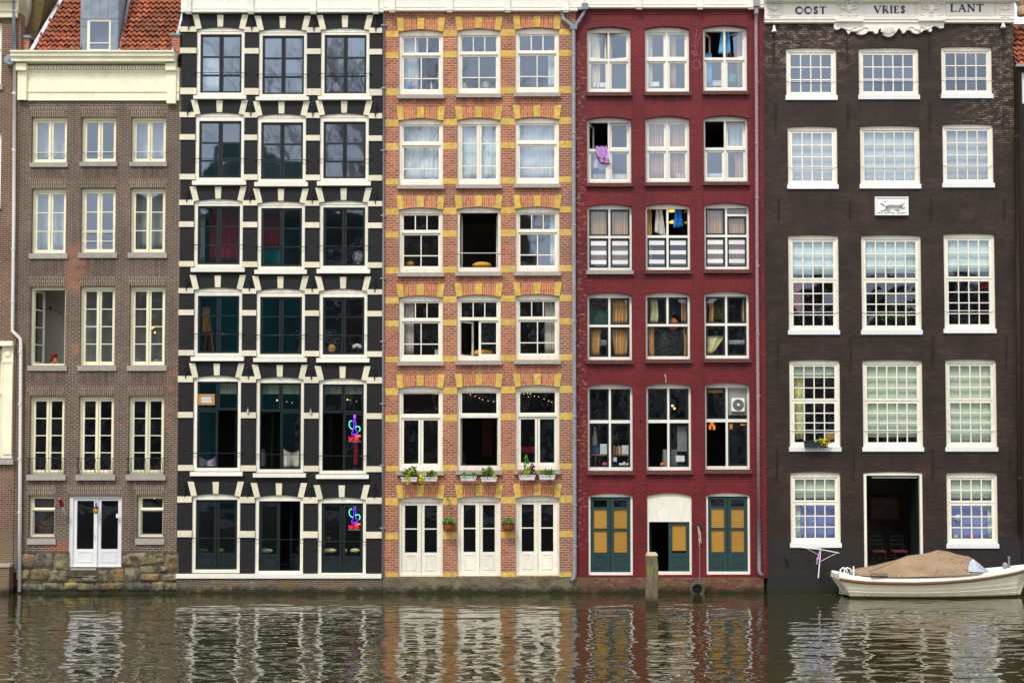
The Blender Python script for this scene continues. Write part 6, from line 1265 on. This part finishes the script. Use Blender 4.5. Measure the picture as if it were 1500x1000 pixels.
cH = gH.mix(gH.ramp(al, .06, .15, .7, 0), cH, srgb(150, 150, 95)); cH = gH.mix(gH.ramp(oo[2], .035, .07, 1, 0), cH, (.012, .012, .01)); gH.set(gH.b.inputs['Base Color'], cH); gH.b.inputs['Roughness'].default_value = .35
part(hull, 'hull', gH.m, bt)
def sheerline(side, dz, out): return [(P(x_, 860, BY-.8)[0], BY+side*(a+out), P(x_, s_, BY-a)[1]+dz) for x_, a, s_ in zip(xs, hb, sheer)]
gw = []
for x_, a, s_ in zip(xs, hb, sheer):
    X = P(x_, 860, BY-.8)[0]; z = P(x_, s_, BY-a)[1]; hgt = .17+ (.02 if x_ < 1245 else 0); w2 = max(a-.05, .01); w3 = max(a-.16, .005)
    gw.append([(X, BY-a-.01, z), (X, BY-a-.005, z+hgt*.5), (X, BY-w2, z+hgt), (X, BY-w3, z+hgt+.015), (X, BY-w3, z+hgt-.05), (X, BY+w3, z+hgt-.05), (X, BY+w3, z+hgt+.015), (X, BY+w2, z+hgt), (X, BY+a+.005, z+hgt*.5), (X, BY+a+.01, z)])
dk = loft(gw); dk.add(gw[0], [tuple(range(10))])
part(dk, 'deck_and_gunwale', plain('white_gelcoat', srgb(236, 234, 222), .3, .03, 3), bt, smooth=False)
gR = G('brown_rope_fender'); oo = gR.xyz(); st = gR.math('SINE', gR.math('MULTIPLY', gR.math('ADD', oo[0], gR.math('MULTIPLY', oo[2], 1.0)), 80)); gR.set(gR.b.inputs['Base Color'], gR.mix(gR.ramp(st, -.3, .5), srgb(60, 40, 24), srgb(150, 112, 66))); gR.b.inputs['Roughness'].default_value = .9; gR.bump(st, .8, .012)
for sd in (-1, 1): part(MB().tube(sheerline(sd, .0, .03), .048, 8), 'rope_fender', gR.m, bt, smooth=True)
# canvas cover: cross sections along the boat
cv = [(1254, 842, 835.5, .60), (1262, 843, 832.5, .72), (1285, 845, 827.5, .82), (1310, 845, 821.5, .86), (1335, 844.5, 814.5, .88), (1360, 844, 809.5, .88), (1378, 843.5, 806.8, .87), (1395, 842.5, 809, .85), (1412, 841.5, 811.5, .80), (1426, 840.5, 814, .74), (1440, 839.5, 826, .62), (1452, 838, 836.5, .50)]
cs = []
for (x_, pb, pt, hw) in cv:
    X = P(x_, 840, BY-.3)[0]; z0_ = P(x_, pb, BY-hw)[1]; z1_ = P(x_, pt, BY)[1]; sec = []
    for k in range(17):
        u = -1+k/8; hgt = (1-abs(u)**1.55)*(1+.05*sin(u*9+x_*.11)) if abs(u) < 1 else 0
        sec.append((X+R.uniform(-.008, .008), BY+u*hw, z0_+(z1_-z0_)*hgt+(R.uniform(-.022, .022) if abs(u) < 1 else 0)))
    cs.append(sec)
M['canvas'] = plain('brown_canvas', srgb(146, 124, 100), .9, .22, 2.2, .012, dirt=.7, dcol=srgb(128, 112, 56), stretch=(.6, 1, 1.6))
cm = loft(cs); cm.add(cs[0], [tuple(range(17))]); cm.add(cs[-1], [tuple(range(17))]); cano = part(cm, 'canvas_cover', M['canvas'], bt, smooth=True)
# seam piping and clear window panel following the canvas side
def onc(x_, u, out=.012):
    for i in range(len(cv)-1):
        if cv[i][0] <= x_ <= cv[i+1][0]:
            f = (x_-cv[i][0])/(cv[i+1][0]-cv[i][0]); k = (u+1)*8; k0 = min(int(k), 15); fk = k-k0
            g2 = lambda s_: Vector(s_[k0])*(1-fk)+Vector(s_[k0+1])*fk
            p = g2(cs[i])*(1-f)+g2(cs[i+1])*f
            return p+Vector((0, -out, out*.6))
for pts in (((1378, -.05), (1375, -.5), (1366, -.85), (1360, -.99)), ((1380, -.05), (1395, -.5), (1415, -.97)), ((1340, -.05), (1300, -.3), (1270, -.55)), ((1426, -.05), (1410, -.45), (1402, -.7), (1415, -.95))): part(MB().tube([onc(a, b, .004) for a, b in pts], .007, 5), 'seam', plain('canvas_seam', srgb(120, 92, 60), .9), cano)
wp = [(1426, -.34), (1437, -.5), (1446, -.8), (1443, -.93), (1425, -.94), (1411, -.90), (1414, -.72), (1419, -.5)]
pts = [onc(a, b, .03) for a, b in wp]; cen = sum(pts, Vector())/len(pts)
part(MB().add(pts+[cen+Vector((0, -.015, .015))], [(i, (i+1) % len(pts), len(pts)) for i in range(len(pts))]), 'clear_window', plain('clear_plastic_window', srgb(170, 178, 188), .12, .25, 3, spec=.8), cano)
# folded-back strap at the front of the cover, ladder, handles, cleat, horn, windscreen post
part(MB().box(P(1266, 0, BY-.8)[0], P(1290, 0, BY-.8)[0], BY-.86, BY-.74, P(0, 843, BY-.8)[1], P(0, 838.5, BY-.8)[1]), 'canvas_roll', M['canvas'], bt)
M['steel'] = plain('stainless_tube', srgb(200, 200, 198), .3, .1, 8, metal=.7)
lad = MB(); LX = [P(x_, 850, BY-.4)[0] for x_ in (1230.5, 1236)]; zl = [P(0, y_, BY-.4)[1] for y_ in (841, 869)]
for dx in (0, .09): lad.tube([(LX[0]+dx, BY-.35-dx, zl[0]), (LX[0]+dx, BY-.35-dx, zl[1])], .012, 6); lad.tube([(LX[1]+dx, BY-.52, zl[0]), (LX[1]+dx, BY-.52, zl[1])], .012, 6)
for k in range(5): z = zl[0]+(zl[1]-zl[0])*k/4; lad.tube([(LX[0], BY-.35, z), (LX[1]+.1, BY-.52, z)], .010, 5)
lad.tube([(LX[1], BY-.5, zl[1]+.08), (LX[1]+.35, BY-.5, zl[1]+.14)], .012, 5); part(lad, 'boarding_ladder', M['steel'], bt)
for x_ in (1236, 1242): part(MB().tube([P3(x_-5, 843, BY-.45), P3(x_-5, 834, BY-.45), P3(x_-1, 831, BY-.45), P3(x_+4, 833, BY-.45), P3(x_+6, 840, BY-.45)], .026, 8), 'grab_handle', M['purewhite'], bt, smooth=True)
part(MB().tube([P3(1248, 842, BY), P3(1247.5, 819, BY)], .02, 6).ball(P3(1247.5, 818, BY), .035, 8), 'light_pole', M['iron'], bt); part(MB().lathe([(.04, 0), (.03, .06), (.045, .12), (.02, .2), (.03, .26)], P3(1250.5, 841, BY-.4), 8), 'cleat', M['purewhite'], bt)
part(MB().tube([P3(1478, 838, BY), P3(1478, 815, BY)], .03, 8).tube([P3(1476, 815.5, BY), P3(1480, 815.5, BY)], .02, 6), 'bow_post', M['greyboard'], bt); part(MB().ball(P3(1472.5, 828, BY), .09, 12, 1, 1, 1.2).lathe([(.07, -.1), (.07, 0)], P3(1472.5, 832, BY), 10), 'bow_lamp', M['zinc'], bt, smooth=True)
part(MB().box(P(1487, 0, BY)[0], P(1510, 0, BY)[0], BY-.42, BY-.30, P(0, 843, BY)[1], P(0, 838, BY)[1]), 'bow_rub_strake', M['kraft'], bt)
for k in range(5): part(MB().lathe([(.018, 0), (.018, .03)], onc(1275+k*34, -.97, .03), 6), 'snap_fastener', M['purewhite'], cano)

# ---------------------------------------------------------------- water, banks, far side of the canal (only seen mirrored in the panes)
g = G('canal_water'); ob_ = g.obj(); nt = g.nt
def wv(sx, sy, sc, det): v = g.n('VectorMath', {'operation': 'MULTIPLY'}); g.set(v.inputs[0], ob_); v.inputs[1].default_value = (sx, sy, 1); return g.noise(sc, det, v.outputs[0], .5)
hA = wv(.6, 1.0, 1.15, 1); hB = wv(.55, 1.0, 2.9, 1); hC = wv(.6, 1, 7, 1)
calm = g.ramp(g.xyz()[1], -9.0, -1.0, 1.0, .22)
hh = g.math('ADD', g.math('ADD', g.math('MULTIPLY', hA, 1.0), g.math('MULTIPLY', hB, .42)), g.math('MULTIPLY', hC, .045)); hh = g.math('MULTIPLY', hh, calm)
g.bump(hh, 1.0, .062); g.b.inputs['Base Color'].default_value = (.030, .027, .008, 1); g.b.inputs['Roughness'].default_value = .03; g.b.inputs['IOR'].default_value = 2.1; g.b.inputs['Specular IOR Level'].default_value = .62
w = MB().quad((-300, -40, 0), (300, -40, 0), (300, 60, 0), (-300, 60, 0)).build('water', g.m); tag(w, kind='structure')
q = MB().box(-300, 300, -700, -40, -1.5, 1.1).build('quay', plain('grey_quay_paving', (.16, .15, .14), .9, .2, 1)); tag(q, kind='structure')
q = MB().quad((-900, -900, -1.2), (900, -900, -1.2), (900, 900, -1.2), (-900, 900, -1.2)).build('ground', plain('canal_bed', (.05, .045, .03), .95, .2, 1)); tag(q, kind='structure')
rg = random.Random(9); x_ = -78
M['net_teal'] = plain('teal_scaffold_net', (.02, .16, .16), .8, .4, .3)
opp = [plain(f'far_facade_{k}', c_, .9, .2, .5) for k, c_ in enumerate(((.09, .07, .06), (.05, .05, .055), (.13, .12, .10), (.06, .08, .08), (.11, .06, .05)))]
n_ = 0
while x_ < 78:
    wd = rg.uniform(6, 9); teal = -33 < x_ < -24
    hg = rg.uniform(19, 21) if x_ < -38 else (rg.uniform(30, 31) if teal else (rg.uniform(25.5, 26.5) if x_ < -3 else rg.uniform(17.5, 19.5)))
    t = thing('opposite_house', f'{"teal netted" if teal else "dark gabled"} house across the canal, mirrored in the window panes', 'house', (x_+wd/2, -72, 1.1), 'houses across the canal behind the viewer')
    o = MB().plate([(x_, 1.1), (x_+wd-.1, 1.1), (x_+wd-.1, hg), (x_+wd*.62, hg+2.4), (x_+wd*.38, hg+2.4), (x_, hg)], [], -72, -82, back=True); part(o, 'wall', M['net_teal'] if teal else opp[n_ % 5], t)
    if not teal:
        for r_ in range(6):
            for c_ in range(3):
                a = x_+wd*(.10+.29*c_); z = 2.2+r_*(hg-2.5)/6; f_ = part(MB().plate(rc(a, z, a+1.3, z+2.3), [rc(a+.14, z+.14, a+1.16, z+2.16)], -71.9, -72.02), 'window', M['white'], t)
                part(MB().quad((a+.1, -71.95, z+.1), (a+1.2, -71.95, z+.1), (a+1.2, -71.95, z+2.2), (a+.1, -71.95, z+2.2)), 'window_pane', M['darkgreen'], f_)
    x_ += wd; n_ += 1
t = thing('stand_in_tree', 'tall leafless tree standing in for a crane, mirrored in the upper window panes', 'tree', (-9.5, -52, 1.1)); mb = MB()  # unseen oversized tree, added to give the panes a crane's reflection
def grow(p, d, L, r_, n):
    q_ = p+d*L; mb.tube([p, (p+q_)/2+Vector((rg.gauss(0, .1), 0, rg.gauss(0, .1)))*L*.4, q_], [r_, r_*.85, r_*.7], 5, cap=False)
    if n == 0: return
    for k in range(3 if n > 2 else 2):
        dd = (d+Vector((rg.gauss(0, .45), rg.gauss(0, .3), rg.gauss(.08, .3)))).normalized(); grow(q_, dd, L*rg.uniform(.62, .85), r_*.62, n-1)
for k in range(3): grow(Vector((-9.5+k*.1, -52, 9)), Vector((-.3+.35*k, 0, 1)).normalized(), 7.5, .28, 6)
part(mb, 'crown', plain('bare_twigs', (.16, .08, .05), .9, .2, 2), t); part(MB().tube([(-9.5, -52, 1.1), (-9.4, -52, 9.2)], [.5, .35], 8), 'trunk', plain('grey_bark', (.07, .06, .05), .95, .3, 4), t)

# ---------------------------------------------------------------- light
SUN_EL, SUN_AZ = 56, 205      # behind the viewer, a little to the left
wd = bpy.data.worlds.new('World'); S.world = wd; wd.use_nodes = True; nt = wd.node_tree; bg = nt.nodes['Background']
sky = nt.nodes.new('ShaderNodeTexSky'); sky.sky_type = 'NISHITA'; sky.sun_disc = False; sky.sun_elevation = radians(SUN_EL); sky.sun_rotation = radians(SUN_AZ); sky.air_density = 1.0; sky.dust_density = 2.5
hsv = nt.nodes.new('ShaderNodeHueSaturation'); hsv.inputs['Saturation'].default_value = .45; nt.links.new(sky.outputs[0], hsv.inputs['Color'])
tc = nt.nodes.new('ShaderNodeTexCoord'); mp = nt.nodes.new('ShaderNodeMapping'); mp.inputs['Scale'].default_value = (1, 1, 2.2); nt.links.new(tc.outputs['Generated'], mp.inputs[0])
nz = nt.nodes.new('ShaderNodeTexNoise'); nz.inputs['Scale'].default_value = 2.6; nz.inputs['Detail'].default_value = 5; nt.links.new(mp.outputs[0], nz.inputs['Vector'])
mr = nt.nodes.new('ShaderNodeMapRange'); mr.inputs[1].default_value = .30; mr.inputs[2].default_value = .60; nt.links.new(nz.outputs[0], mr.inputs[0])
mx = nt.nodes.new('ShaderNodeMix'); mx.data_type = 'RGBA'; nt.links.new(mr.outputs[0], mx.inputs[0]); nt.links.new(hsv.outputs[0], mx.inputs[6]); mx.inputs[7].default_value = (11, 11.2, 11.8, 1)
nt.links.new(mx.outputs[2], bg.inputs[0]); bg.inputs[1].default_value = .11
sd = bpy.data.lights.new('sun', 'SUN'); sd.energy = 2.0; sd.angle = radians(12); sd.color = (1, .955, .88); so = bpy.data.objects.new('sun', sd); COL.objects.link(so)
az = radians(SUN_AZ); el = radians(SUN_EL); dv = Vector((sin(az)*cos(el), cos(az)*cos(el), sin(el))); so.rotation_euler = dv.to_track_quat('Z', 'Y').to_euler(); so.location = (0, -30, 40)
S.view_settings.view_transform = 'Standard'; S.view_settings.look = 'None'; S.view_settings.gamma = 1; S.view_settings.exposure = 0.4
S.render.engine = 'CYCLES'; S.cycles.max_bounces = 10; S.cycles.transparent_max_bounces = 12; S.cycles.diffuse_bounces = 4; S.cycles.glossy_bounces = 4
S.cycles.use_denoising = True
